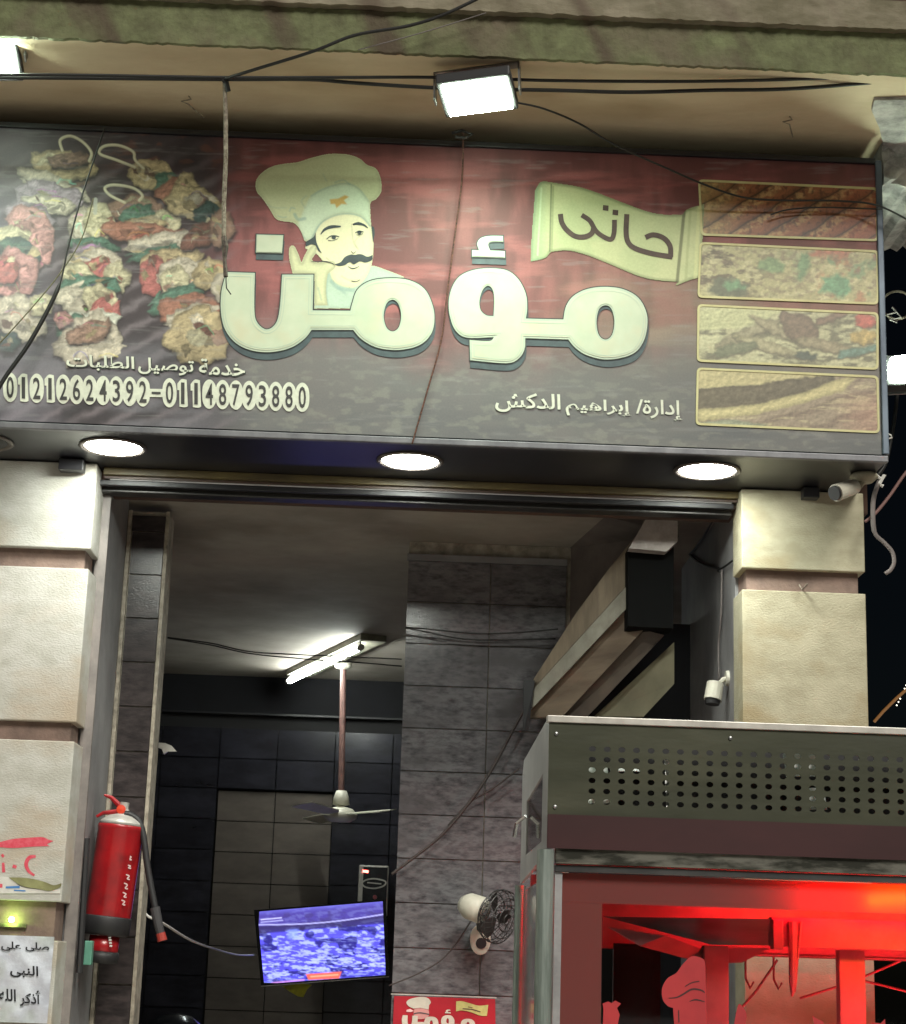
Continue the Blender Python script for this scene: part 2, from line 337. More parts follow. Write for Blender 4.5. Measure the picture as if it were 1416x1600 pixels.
M['rust'] = mat('weathered_rod', lin(150, 142, 128), lin(88, 74, 62), 60, .7, metal=.2)
M['wcable'] = mat('white_cable', lin(205, 203, 198), None, 8, .5)
M['gcable'] = mat('grey_cable', lin(120, 112, 110), lin(96, 90, 88), 8, .6)
M['red'] = mat('red_paint', lin(168, 24, 30), lin(142, 18, 26), 12, .32, coat=.3, c3=lin(120, 20, 26), s3=14)
M['rubber'] = mat('black_rubber', lin(34, 33, 35), None, 8, .55)
M['silver'] = mat('pale_metal', lin(200, 196, 190), lin(170, 166, 160), 12, .4, metal=.3)
M['white'] = mat('off_white_plastic', lin(206, 202, 188), lin(186, 182, 168), 12, .45)
M['flood'] = emis('floodlight_glow', (.80, 1, .78), FLOOD)
M['down'] = emis('downlight_glow', (.95, 1, .9), DOWN)
M['tube'] = emis('tube_glow', (.93, 1, .93), TUBE)
W3 = (2.2, 0, 0)

# ---------------------------------------------------------------- ground
YS, YF, YP = 6.0, 6.5, 6.42
MB().box(-60, 60, -60, -5, -.3, 0).build('road', M['road'], kind='structure')
MB().box(-60, 60, -5, 60, -.3, .13).build('pavement', M['pave'], kind='structure')
MB().box(-3.4, 1.46, 6.9, 12.2, .134, .16).build('floor', M['floor'], kind='structure')

# ---------------------------------------------------------------- balcony slab above the sign
zs = Z(700, 85, 5.52); zu = Z(700, 22, 5.5)
bal = thing('balcony', 'old concrete balcony slab with cream underside and mossy green edge above the sign', 'balcony', (0, 5.9, zs))
MB().box(-4, 3.2, 5.52, YF+.1, zs, zs+.1).build('soffit', M['soffit'], bal)
def rough_box(x0, x1, y0, y1, z0, z1, amp, nx, nz=6, seed=0):
    b = MB(); r = random.Random(seed); vs = []
    for j in range(nz+1):
        for i in range(nx+1):
            e = amp*(.4 if 0 < j < nz else 1)
            vs.append((x0+(x1-x0)*i/nx, y0+r.uniform(-amp, amp)*.6, z0+(z1-z0)*j/nz+(r.uniform(-e, e) if j < nz else 0)))
    n = len(vs); vs2 = [(v[0], y1, v[2]) for v in vs]; fs = []
    for j in range(nz):
        for i in range(nx):
            a = j*(nx+1)+i; fs.append((a, a+1, a+nx+2, a+nx+1))
    for i in range(nx):
        fs.append((i, n+i, n+i+1, i+1)); a = nz*(nx+1)+i; fs.append((a, a+1, n+a+1, n+a))
    for j in range(nz):
        a = j*(nx+1); fs.append((a, a+nx+1, n+a+nx+1, n+a)); a += nx; fs.append((a, n+a, n+a+nx+1, a+nx+1))
    return b.add(vs+vs2, fs)
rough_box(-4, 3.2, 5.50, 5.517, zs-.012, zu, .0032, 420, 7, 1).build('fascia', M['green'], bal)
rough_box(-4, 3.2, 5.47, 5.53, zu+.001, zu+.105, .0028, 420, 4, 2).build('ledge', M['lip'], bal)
uw = thing('upper_wall', 'dark brown upper storey wall in shadow above the mossy green ledge', 'wall', (0, 5.6, zu+.11))
MB().box(-4, 3.2, 5.56, 5.8, zu+.106, zu+3).build('wall_panel', M['brown'], uw)
for xx in (1232, 300):
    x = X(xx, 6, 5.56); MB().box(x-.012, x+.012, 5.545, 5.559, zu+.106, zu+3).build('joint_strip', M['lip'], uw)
# rusty hooks left in the soffit
for (a, b, lab) in (((293, 150), (318, 182), 'bent rusty hook hanging from the soffit left of the hanging rod'), ((1232, 182), (1240, 232), 'bent rusty hook hanging from the soffit at the right above the photo column')):
    p = at_z(a[0], a[1], zs); q = at(b[0], b[1], p.y)
    MB().tube([p, p+Vector((.012, 0, -.03)), p+Vector((-.01, 0, -.035)), (p+q)/2, q], .0028, 6).build('ceiling_hook', M['rust'], label=lab, category=None) if 0 else None
    o = MB().tube([p+Vector((0, 0, .005)), p+Vector((.014, 0, -.012)), p+Vector((-.02, 0, -.022)), p+Vector((.004, .0, -.03)), Vector((q.x, p.y+.01, p.z-.075))], .0026, 6).build('ceiling_hook', M['rust'], label=lab, cat='hook')
# rough plaster return and lit soffit patch at the right end
x = X(1377, 200, 6.02)
MB().prism([at_z(1366, 152, zs-.001), at_z(1440, 150, zs-.001), at_z(1440, 240, zs-.001), at_z(1381, 226, zs-.001), at_z(1374, 195, zs-.001), at_z(1362, 168, zs-.001)], (0, 0, -.012)).build('lit_soffit_patch', M['rough_white'], bal)  # white slab standing in for light on the right end of the soffit
rp = rough_box(x+.006, x+1.0, 6.03, 6.6, Z(1395, 292, 6.03), Z(1395, 118, 6.03), .018, 40, 16, 5).build('plaster_wall', M['rough_white'], label='rough white plaster corner with a ragged lower edge right of the sign', cat='wall')

# ---------------------------------------------------------------- facade header and the wall behind the sign
zb = Z(700, 694, YS)            # underside of the sign box
zt = Z(700, 226, YS)            # top of the sign box
zh = Z(700, 793, 6.6)           # lower edge of the shutter track
xl, xr = X(166, 780, 6.45), X(1147, 800, 6.45)
fw = thing('header_wall', 'shop front wall behind the sign above the shutter opening', 'wall', (0, YF, zb))
MB().box(-3.6, X(1352, 500, 6.5), YF+.03, YF+.25, zh+.02, zs).build('wall_panel', M['brown'], fw)
MB().box(xl-.02, xr+.02, YF-.03, YF+.025, zb-.028, zb-.003).build('olive_strip', mat('olive_strip', lin(96, 84, 50), lin(60, 50, 34), 6, .5, stretch=(.5, 1, 1)), fw)
MB().box(xl-.02, xr+.02, YF-.01, YF+.028, zh+.034, zb-.03).build('brown_strip', mat('brown_strip', lin(70, 52, 42), lin(52, 40, 34), 6, .5), fw)
st = thing('shutter_track', 'black roller shutter track across the top of the shop opening', 'track', (0, 6.55, zh))
MB().cbox(xl-.04, xr+.01, 6.505, 6.53, zh+.012, zh+.032, .003).build('front_rail', M['black'], st)
MB().cbox(xl-.04, xr+.01, 6.55, 6.62, zh-.002, zh+.02, .004).build('bottom_rail', mat('worn_track', lin(64, 62, 60), lin(34, 33, 33), 5, .35, metal=.4, stretch=(.3, 1, 1)), st)
MB().tube([(xl, 6.5, zh+.033), (xr, 6.5, zh+.033)], .0035, 6).build('rail_lip', M['alu'], st)

# ---------------------------------------------------------------- stone pillars beside the opening
def pillar(pm_, label, side, x_in, x_out, rows, depth, ydep):
    """rows: list of (z_top, z_bottom) of the projecting blocks"""
    t = thing('stone_pillar', label, 'pillar', ((x_in+x_out)/2, YP, .13), 'stone pillars flanking the opening')
    x0, x1 = min(x_in, x_out), max(x_in, x_out)
    ci = depth*.55
    MB().box(x0+(ci if side > 0 else 0), x1-(ci if side < 0 else 0.02), YP+.03, YP+ydep-.003, .14, zb-.001).build('core', M['recess'], t)
    for zt_, zb_ in rows: MB().cbox(x0, x1, YP, YP+ydep-.02, zb_, zt_, .004).build('stone_block', pm_, t)
    return t
lrow = [(zb-.004, Z(120, 857, YP)), (Z(120, 888, YP), Z(110, 1128, YP)), (Z(100, 1158, YP), Z(90, 1409, YP)), (Z(90, 1470, YP), .75), (.70, .16)]
rrow = [(zb-.004, Z(1250, 890, YP)), (Z(1250, 924, YP), 2.18), (2.10, 1.2), (1.12, .16)]
xi = X(146, 800, YP); lp = pillar(M['pillar_l'], 'pale stone pillar left of the opening with graffiti and taped poster', -1, xi, xi-1.6, lrow, .04, .2)
xj, xk = X(1159, 800, YP), X(1351, 850, YP); rp_ = pillar(M['pillar'], 'cream stone pillar right of the opening above the display cabinet', 1, xj, xk, rrow, .04, .2)
# torn paper, graffiti and poster on the left pillar
gp = mat('red_marker', lin(196, 52, 74), lin(206, 90, 104), 60, .7)
Yg = YP-.0015
g = MB(); flat(g, [outline([(-8, 1318), (20, 1311, 1), (45, 1309, 1), (66, 1308, 1), (76, 1312, 1), (84, 1314), (74, 1319, 1), (78, 1322), (50, 1323, 1), (20, 1325, 1), (-8, 1323)])], Yg, .001)
stroke(g, [(56, 1338), (46, 1340), (41, 1350), (45, 1361), (54, 1368)], [4, 6, 6, 5, 3], Yg); stroke(g, [(20, 1353), (26, 1355)], 5, Yg); stroke(g, [(3, 1335), (6, 1339)], 4, Yg); stroke(g, [(5, 1348), (6, 1363)], [4, 6, 5], Yg)
stroke(g, [(-6, 1340), (-9, 1352), (-5, 1362)], 5, Yg)
g.build('graffiti', gp, lp)
ns = MB(); flat(ns, [outline([(-10, 1370), (14, 1371, 1), (30, 1384, 1), (50, 1389, 1), (80, 1391, 1), (94, 1388), (94, 1396), (-10, 1396)])], YP-.0035, .003)
nsn = thing('torn_notice', 'torn white paper notice with blue and red print on the left pillar', 'notice', tuple(at(50, 1396, YP)))
ns.build('paper', mat('torn_paper', lin(205, 202, 196), lin(188, 184, 178), 18, .8), nsn)
cc_ = MB(); flat(cc_, [outline([(14, 1371), (30, 1371, 1), (50, 1373, 1), (70, 1378, 1), (84, 1383, 1), (96, 1380), (94, 1386, 1), (78, 1392, 1), (60, 1389, 1), (34, 1384, 1)])], YP-.006, .002)
cc_.build('curled_flap', mat('paper_back', lin(140, 140, 96), lin(104, 100, 66), 16, .8), nsn)
b_ = MB(); flat(b_, [[(9, 1385), (31, 1384), (31, 1388), (9, 1388)]], YP-.0045, .0005); flat(b_, [[(22, 1390), (40, 1391), (40, 1393), (22, 1392)]], YP-.0045, .0005); b_.build('blue_print', mat('blue_ink', lin(66, 120, 180), None, 8, .7), nsn)
b_ = MB(); flat(b_, [[(-6, 1381), (4, 1381), (4, 1387), (-6, 1387)]], YP-.0045, .0005); b_.build('red_print', gp, nsn)
# plastic covered prayer poster
po = thing('poster', 'wrinkled plastic covered white poster with black Arabic prayer on the left pillar', 'poster', tuple(at(40, 1600, YP-.01)))
Yq = YP-.012
gx0, gx1 = X(-60, 1500, Yq), X(82, 1500, Yq); gz1, gz0 = Z(30, 1462, Yq), Z(30, 1598, Yq)
pm = mat('poster_plastic', lin(205, 208, 218), lin(176, 178, 190), 9, .16, bump=.012, bscale=9, coat=.5, c3=lin(150, 158, 140), s3=5)
b = MB(); nx, nz = 34, 34; rr = random.Random(3); vs = []
for j in range(nz+1):
    for i in range(nx+1):
        x = gx0+(gx1-gx0)*i/nx; z = gz0+(gz1-gz0)*j/nz; vs.append((x, Yq+.004*math.sin(x*60+z*23)*math.sin(z*41)+rr.uniform(-.0012, .0012), z))
b.add(vs, [(j*(nx+1)+i, j*(nx+1)+i+1, (j+1)*(nx+1)+i+1, (j+1)*(nx+1)+i) for j in range(nz) for i in range(nx)])
b.build('sheet', pm, po, smooth=True)
ink = mat('black_ink', lin(28, 28, 34), None, 8, .4); Yi = Yq-.0062
for w_, q_ in (('صلى', [(40, 1471), (77, 1474), (77, 1489), (40, 1486)]), ('على', [(2, 1470), (33, 1472), (33, 1488), (2, 1485)]), ('النبى', [(16, 1506), (60, 1510), (60, 1530), (16, 1526)]), ('أذكر', [(31, 1546), (64, 1548), (64, 1574), (31, 1572)]), ('الله', [(-2, 1544), (25, 1546), (25, 1565), (-2, 1563)])):
    text_mesh(shape(w_), q_, Yi, .02).build('prayer_word', ink, po)
# green led in the groove
led = thing('green_led', 'small bright green LED light in the groove above the poster', 'light', tuple(at(19, 1436, YP+.01)))
c = at(19, 1437, YP+.008); MB().lathe([(0, 0), (.006, .001), (.009, .006), (.009, .012), (0, .016)], Matrix.Translation(c) @ Matrix.Rotation(math.pi/2, 4, 'X')).build('bulb', emis('green_led_glow', (.55, 1, .2), 55), led, smooth=True)
MB().box(c.x-.5, c.x+.05, c.y+.003, c.y+.014, c.z-.024, c.z-.012).build('light_strip', mat('strip_tape', lin(150, 140, 110), lin(60, 66, 40), 40, .4), led)

# ---------------------------------------------------------------- jambs
jl = thing('jamb_wall', 'grey plastered reveal between the left pillar and the dark tile strip', 'wall', (xi, 6.8, .13))
xw = X(166, 830, 6.62)
MB().box(xw-.35, xw, 6.62, 7.09, .161, zh+.35).build('plaster_face', M['jamb'], jl)
MB().box(xw-.03, xw+.012, 6.60, 6.618, .161, zh+.0).build('guide_rail', mat('dusty_rail', lin(130, 122, 118), lin(100, 94, 92), 9, .6), jl)
rwx = X(1149, 900, 6.62)
jr = thing('jamb_wall', 'grey plastered reveal left of the right pillar behind the small camera', 'wall', (rwx, 6.8, .13))
MB().box(rwx, rwx+.3, 6.62, 7.95, .161, zh+.35).build('plaster_face', M['jamb'], jr)

# ---------------------------------------------------------------- tiled walls inside
def tiles(t, x0, cols, z1, rows, Y, tw, th, m, gap=.003, depth=.012, last=None, skip=None, wd=None):
    cache = {}
    for c in range(cols):
        for r in range(rows):
            if skip and skip(c, r): continue
            a = x0+c*tw; w = tw if not (last and c == cols-1) else last
            key = round(w, 4)
            if key not in cache:
                b = MB().box(0, w-gap, 0, depth, 0, th-gap); me = bpy.data.meshes.new('tile'); me.from_pydata(b.v, [], b.f); me.materials.append(m); cache[key] = me
            o = bpy.data.objects.new('tile', cache[key]); COL.objects.link(o); o.parent = t
            o.location = Vector((a+gap/2, Y+rr.uniform(-.0012, .0012), z1-(r+1)*th+gap/2))-ORG[t.name]
            o.rotation_euler = (rr.uniform(-.004, .004), 0, rr.uniform(-.003, .003))
zc = zh+.10                      # interior ceiling height
# left strip
Yl = 7.1; sx0, sx1 = X(206, 830, Yl), X(263, 830, Yl)
ls = thing('tiled_pier', 'narrow dark tiled pier with pale edges left inside the opening', 'wall', (sx0, Yl, .16))
MB().box(sx0-.03, sx1+.0, Yl+.012, Yl+.16, .161, Z(230, 803, Yl)+.01).build('wall_core', M['grout'], ls)
th = Z(230, 898, Yl)-Z(230, 966, Yl)
tiles(ls, sx0, 1, Z(230, 898, Yl)+th*1.0, 12, Yl, sx1-sx0-.012, th, M['dark_tile'], gap=.006)
MB().box(sx0, sx1-.012, Yl+.0, Yl+.012, Z(230, 898, Yl)+th+.002, Z(230, 806, Yl)).build('tile', M['dark_tile'], ls)
eb = mat('edge_bead', lin(168, 158, 142), lin(120, 112, 100), 30, .6)
for xx in (sx0-.016, sx1-.012): MB().box(xx, xx+.014, Yl-.004, Yl+.01, .161, Z(230, 803, Yl)+.012).build('edge_strip', eb, ls)
# central pier
Yc = 7.6; cx0, cx1 = X(637, 900, Yc), X(886, 900, Yc); ct = Z(700, 868, Yc)
cp = thing('tiled_pillar', 'wide grey brown stone tiled pillar standing in the middle of the shop', 'pillar', ((cx0+cx1)/2, Yc, .16))
MB().box(cx0+.003, cx1+.03, Yc+.013, Yc+.5, .161, zc-.001).build('pillar_core', M['grout'], cp)
MB().box(cx0-.004, cx1, Yc-.012, Yc+.012, ct-.028, ct-.0).build('plaster_edge', M['jamb'], cp)
th = (Z(640, 940, Yc)-Z(610, 1551, Yc))/9; tw = X(766, 940, Yc)-cx0
tiles(cp, cx0, 2, Z(640, 940, Yc)+th, 13, Yc, tw, th, M['tile'], last=cx1-cx0-tw, gap=.0045)
# back wall
Yb = 11.6; bz = Z(500, 1118, Yb); zb1 = Z(600, 1262, Yb)
bw = thing('tiled_wall', 'dark tiled back wall of the shop behind the television', 'wall', (-1.5, Yb, .16))
MB().box(-3.4, 1.46, Yb+.05, Yb+.2, .161, bz-.001).build('wall_core', M['dgrout'], bw)
th = (Z(400, 1186, Yb)-Z(400, 1578, Yb))/8; tw = X(511, 1400, Yb)-X(419, 1400, Yb); bx0 = X(329, 1400, Yb); z0 = Z(400, 1186, Yb)+th*1
tiles(bw, bx0-tw*4, 10, z0, 14, Yb, tw, th, M['back_tile'], gap=.006, skip=lambda c, r: c in (4, 5) and r > 1)
tiles(bw, bx0+.004, 2, z0-th*2-.008, 12, Yb+.03, tw-.003, th, M['pale_tile'], gap=.006)
MB().box(-3.4, 1.46, Yb+.02, Yb+.2, bz+.001, zc+.05).build('plaster_band', M['wall_dark'], bw)
MB().box(-3.4, 1.46, Yb-.012, Yb+.02, bz-.012, bz+.0).build('cornice', M['black'], bw)
sw = thing('side_wall', 'dark side wall at the far left inside the shop', 'wall', (-2.6, 9.5, .16)); MB().box(-2.75, -2.6, 7.4, 11.58, .161, zc+.05).build('wall_panel', M['wall_dark'], sw)
sw = thing('side_wall', 'dark side wall at the far right inside the shop', 'wall', (1.9, 9.5, .16)); MB().box(1.40, 1.455, 6.8, 11.58, .161, zc+.05).build('wall_panel', M['wall_dark'], sw)
MB().box(-3.4, 1.46, 6.62, 11.9, zc, zc+.12).build('ceiling', M['ceil'], kind='structure')
# partition beside the tiled pillar, with a sloping metal duct in front of it
A_ = at_z(946, 806, zc); B_ = at(890, 874, Yc+.02); dn = Vector((0, 0, -1))
pw = thing('partition_wall', 'dark taupe partition between the tiled pillar and the shutter track', 'wall', ((A_.x+B_.x)/2, 7.2, 2.2))
P = [Vector((A_.x, A_.y, zc-.002)), Vector((B_.x, B_.y, zc-.002)), Vector((B_.x, B_.y, 2.0)), Vector((A_.x, A_.y, 2.0))]
A2 = at_z(1062, 806, zc)
MB().prism([P[0], P[1], Vector((B_.x, B_.y, zc-.62)), Vector((A2.x, A_.y+.05, zc-.05)), Vector((A2.x, A_.y+.05, zc-.002))], (.02, .06, 0)).build('wall_panel', mat('beam_plaster', lin(112, 102, 98), lin(88, 80, 77), 5, .8, bump=.001), pw)
zz = lambda pts: [(600+x/2.832, 740+y/2.832) for x, y in pts]
def slab(pts, name, m, parent, dy=0, th=.05, yr=6.98, yl=7.42):
    out = []
    for x, y in zz(pts):
        t = min(1, max(0, (981-x)/(981-830))) if x < 981 else 0
        out.append(at(x, y, yr+(yl-yr)*t+dy-(.0 if x <= 981 else (x-981)*.0012)))
    return MB().prism(out, (0, th, 0)).build(name, m, parent)
Yd = 6.9
du = thing('extractor_duct', 'long tan metal extractor duct sloping down to the pillar with a square black mouth', 'duct', tuple(at(990, 978, Yd)))
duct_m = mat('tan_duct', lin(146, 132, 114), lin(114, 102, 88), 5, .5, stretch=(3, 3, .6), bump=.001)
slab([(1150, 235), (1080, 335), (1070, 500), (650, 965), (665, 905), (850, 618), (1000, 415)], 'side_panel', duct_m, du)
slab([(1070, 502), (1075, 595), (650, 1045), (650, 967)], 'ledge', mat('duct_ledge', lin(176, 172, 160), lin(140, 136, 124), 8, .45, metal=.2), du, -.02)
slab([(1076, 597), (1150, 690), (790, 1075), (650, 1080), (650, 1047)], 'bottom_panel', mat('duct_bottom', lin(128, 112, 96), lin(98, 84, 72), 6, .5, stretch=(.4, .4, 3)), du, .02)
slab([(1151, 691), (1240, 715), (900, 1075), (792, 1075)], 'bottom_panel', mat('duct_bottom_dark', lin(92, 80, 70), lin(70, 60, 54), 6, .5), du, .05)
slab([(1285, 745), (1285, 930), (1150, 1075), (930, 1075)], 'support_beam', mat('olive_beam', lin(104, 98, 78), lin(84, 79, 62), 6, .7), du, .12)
slab([(618, 915), (668, 915), (640, 1140), (618, 1140)], 'end_plate', M['black'], du, -.03, .02)
mo = MB().prism([at(x, y, Yd) for x, y in zz([(1080, 332), (1283, 322), (1281, 685), (1080, 675)])], (0, .12, 0)); mo.build('mouth', mat('duct_black', (.004, .004, .004), None, 4, .9, spec=.1), du)
pl = thing('plaster_panel', 'light plaster bulkhead above the black mouth of the extractor duct', 'panel', tuple(at(1035, 830, 6.84)))
MB().prism([at(x, y, 6.82) for x, y in zz([(1165, 190), (1300, 190), (1300, 300), (1250, 345), (1085, 330)])], (0, .06, 0)).build('panel_face', mat('light_bulkhead', lin(168, 158, 154), lin(134, 126, 122), 14, .7, bump=.001), pl)
MB().box(rwx-.6, rwx+.0, 7.7, 7.75, 1.9, zc-.3).build('back_board', M['wall_dark'], label='black board closing the gap behind the extractor duct', cat='board')

# ---------------------------------------------------------------- the shop sign
sxl, sxr = -2.35, X(1379, 480, YS)
sg = thing('shop_sign', 'wide weathered red kebab shop signboard with a moustached chef and white Arabic lettering', 'sign', (0, YS+.2, zb))
MB().box(sxl, sxr, YS+.01, YS+.47, zb+.004, zt).build('box', mat('sign_side', lin(70, 78, 84), lin(44, 48, 54), 9, .4, metal=.2), sg)
MB().box(sxl, sxr, YS+.012, YF+.04, zb-.001, zb+.003).build('underside', M['under'], sg)
MB().cbox(sxl, sxr+.004, YS-.012, YS+.012, zb-.006, zb+.016, .003).build('bottom_trim', mat('dull_trim', lin(124, 124, 128), lin(96, 96, 102), 9, .45, metal=.4), sg)
MB().cbox(sxr-.014, sxr+.008, YS-.012, YS+.012, zb+.023, zt+.004, .003).build('side_trim', mat('blue_grey_trim', lin(104, 116, 130), lin(66, 76, 90), 12, .4, metal=.3, stretch=(1, 1, .3)), sg)
MB().cbox(sxl, sxr-.015, YS-.012, YS+.05, zt-.008, zt+.012, .003).build('top_trim', M['black'], sg)
RED, DRED, GREY, TAN = lin(154, 78, 78), lin(84, 42, 42), lin(108, 110, 110), lin(150, 142, 116)
def kz(pts): return [(x/3.077, 180+y/3.077) for x, y in pts]
def face_art(px, py):
    A = Art(px, py); n1 = fbm(px*.35, py*1.6, 40, 0, 5); n2 = fbm(px*1.4, py*.4, 30, 3, 4); n3 = fbm(px, py, 140, 5, 3)
    A.c[:] = RED; A.mix(DRED, sm(n2*.5+n3*.5, .66, .36)*.6)
    A.mix(lin(196, 96, 96), sm(n1, .52, .75)*.5)
    A.mix(TAN, sm(px, 760, 1060)*sm(py, 330, 500)*(.35+.4*sm(n1, .3, .7)))
    A.mix(lin(74, 26, 30), sm(py-.035*px, 262, 196)*.7)  # shade along the top edge of the sign painted into the print
    ty = py-.038*px
    A.mix(GREY, sm(ty+(n3-.5)*90, 440, 570)*.92); A.mix(lin(88, 92, 98), sm(ty, 560, 640)*sm(n1, .3, .8)*.6); A.mix(lin(134, 134, 124), sm(ty, 470, 600)*sm(fbm(px, py*2.2, 20, 2, 4), .52, .72)*.5)
    # grill and coals at the left
    opx, opy = px, py; px = px+(fbm(px, py, 16, 2, 3)-.5)*11; py = py+(fbm(px, py, 16, 6, 3)-.5)*11; A.px, A.py = px, py
    gm = sm(px+(n3-.5)*80, 400, 300); A.mix(lin(54, 44, 52), gm*.95)
    u = (px*.55+py)*1.0; bars = .5+.5*np.sin(u/5.2+fbm(px, py, 60, 1)*1.2); A.mix(lin(122, 108, 116), gm*bars**2.5*.7*sm(py, 200, 330))
    A.mix(lin(112, 60, 44), gm*sm(px, 110, 250)*sm(py, 330, 220)*sm(fbm(px+py*.5, py*3, 26, 2), .5, .7)*.7)
    A.mix(lin(96, 88, 112), gm*sm(px, 120, 20)*sm(py, 250, 330)*.35)
    A.mix(lin(112, 108, 118), sm(px, 420, 250)*sm(ty, 500, 565)*.8*sm(n1, .2, .6))
    C = dict(tan=lin(176, 154, 112), pale=lin(188, 174, 154), lil=lin(148, 130, 146), grn=lin(78, 116, 98), dgr=lin(52, 78, 74), pnk=lin(184, 124, 122), red=lin(178, 92, 88), crm=lin(190, 178, 142), org=lin(164, 104, 82), brn=lin(124, 78, 64), wht=lin(198, 196, 180), mea=lin(150, 114, 96))
    K = [(300, 240, 130, 58, 0, 'tan'), (330, 215, 90, 30, .1, 'mea'), (250, 330, 150, 34, .2, 'pale'), (230, 390, 135, 62, .25, 'lil'), (230, 430, 110, 40, .3, 'pale'), (150, 480, 100, 48, .2, 'lil'), (140, 530, 95, 70, .2, 'pnk'), (70, 600, 120, 50, .2, 'crm'), (190, 640, 60, 90, .5, 'pnk'), (90, 660, 95, 55, .35, 'dgr'), (60, 640, 60, 26, .3, 'grn'), (60, 760, 100, 100, 0, 'pnk'), (30, 740, 60, 60, 0, 'red'), (60, 950, 110, 70, 0, 'pale'), (200, 910, 50, 40, 0, 'crm'), (110, 1010, 90, 60, .1, 'pale'), (40, 1090, 60, 40, .1, 'dgr'),
         (380, 540, 45, 70, 0, 'pale'), (480, 520, 68, 75, 0, 'crm'), (450, 620, 110, 30, 0, 'grn'), (440, 650, 90, 26, 0, 'lil'), (440, 700, 118, 48, 0, 'pale'), (465, 742, 68, 46, 0, 'red'), (370, 770, 70, 55, 0, 'crm'), (565, 780, 50, 60, 0, 'crm'), (430, 820, 125, 42, .05, 'grn'), (380, 890, 100, 50, 0, 'pale'), (470, 880, 70, 50, .2, 'crm'), (510, 935, 66, 56, 0, 'red'), (430, 985, 130, 34, -.1, 'wht'), (340, 1010, 60, 40, -.4, 'grn'), (430, 1080, 145, 95, -.1, 'pale'), (430, 1040, 100, 40, -.2, 'mea'), (300, 985, 40, 30, 0, 'pnk'),
         (650, 450, 115, 50, 0, 'mea'), (660, 480, 70, 34, -.2, 'grn'), (790, 510, 70, 42, 0, 'crm'), (700, 520, 80, 30, -.1, 'tan'), (700, 565, 190, 36, .02, 'org'), (770, 615, 140, 44, 0, 'pale'), (740, 660, 110, 24, -.25, 'grn'), (830, 690, 130, 46, -.1, 'tan'), (735, 770, 60, 75, 0, 'red'), (880, 780, 110, 80, .2, 'pale'), (840, 800, 60, 70, 0, 'crm'), (850, 880, 120, 44, -.3, 'grn'), (910, 930, 140, 52, -.25, 'org'), (930, 990, 120, 60, -.1, 'pale'), (960, 1060, 140, 110, 0, 'tan'),
         (730, 290, 95, 62, .2, 'tan'), (800, 330, 50, 46, 0, 'grn'), (850, 370, 76, 60, .2, 'org'), (900, 320, 50, 40, 0, 'tan'), (930, 420, 116, 66, .2, 'tan'), (1000, 480, 60, 46, 0, 'dgr'), (980, 570, 100, 40, -.3, 'brn'), (1060, 540, 50, 70, 0, 'mea'), (1010, 760, 70, 56, 0, 'tan'), (1080, 830, 50, 60, 0, 'pale')]
    bg_ = A.c.copy()
    for i, (x, y, rx, ry, a, c) in enumerate(K):
        rx, ry = rx*1.2, ry*1.28; e = ell(x, y, rx, ry, a+random.Random(i).uniform(-.25, .25), 18, .13, i)
        A.poly(kz([(p[0]+5, p[1]+16) for p in e]), lin(44, 32, 36), 4, 2, i % 5, 0)
        A.poly(kz(e), C[c], 1.8, 2.5, i % 5, .4, .45, 9)
        r = random.Random(i*13+5)
        for q in range(9):
            an = r.uniform(0, 6.28); d_ = r.uniform(.1, .78); x1, y1 = x+math.cos(an)*rx*d_, y+math.sin(an)*ry*d_
            cc = C[c] if r.random() < .72 else C[r.choice(('tan', 'mea', 'pale', 'brn', 'crm'))]
            k_ = r.choice((1.25, .62, .8, 1.12, .5, 1.0)); A.poly(kz(ell(x1, y1, rx*r.uniform(.14, .4), ry*r.uniform(.12, .34), a+r.uniform(-.7, .7), 12, .25, i*9+q)), [min(.72, v*k_) for v in cc], 1.6, 3, q % 5, .4, .2, 6)
        for q in range(2):
            x1, y1 = x+r.uniform(-.6, .3)*rx, y+r.uniform(-.7, .7)*ry
            A.line(kz([(x1, y1), (x1+rx*.25, y1-ry*r.uniform(0, .3)), (x1+rx*.5, y1+ry*r.uniform(-.1, .3))]), r.uniform(1, 2.5), [min(.8, v*r.choice((1.5, .35))) for v in C[c]], .6, 1.3)
    gk = sm(px, 350, 320); ck = sm(np.abs(A.c-bg_).sum(-1), .02, .12); A.emboss(gk*(.15+.85*ck), 8, 1.4); hz = fbm(px, py, 60, 5, 3); A.c *= (1-.3*gk*sm(hz, .45, .25))[..., None]; A.mix(lin(190, 184, 196), gk*sm(px, 150, 0)*.16)
    px, py = opx, opy; A.px, A.py = px, py
    # skewer rings
    for P in ([(300, 170), (290, 120), (340, 100), (400, 130), (440, 180), (430, 220)], [(650, 250), (560, 215), (480, 185), (500, 150), (570, 145), (640, 175), (650, 215), (690, 255)], [(600, 420), (530, 385), (505, 350), (550, 335), (640, 350), (685, 385), (670, 410)]):
        A.line(kz(P), 4.2, lin(196, 186, 152), .9); A.line(kz([(x-3, y-3) for x, y in P]), 1.2, lin(228, 222, 196), .6)
    A.line(kz([(458, 470), (460, 405)]), 6, lin(170, 170, 160), .8)
    # pale weathering streaks, then a soft dark band along the rope
    A.mix(lin(150, 150, 150), sm(fbm(px*.25, py*2.5, 14, 6, 4), .62, .8)*.2)
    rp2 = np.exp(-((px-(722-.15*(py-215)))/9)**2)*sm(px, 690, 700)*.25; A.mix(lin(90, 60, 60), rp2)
    g_ = A.c.mean(-1, keepdims=True); return (A.c*.78+g_*.22)
patch('printed_face', sxl, sxr-.014, zb+.023, zt-.009, YS, SIGNPITCH, face_art, print_mat('sign_print', .6, .0015), sg)

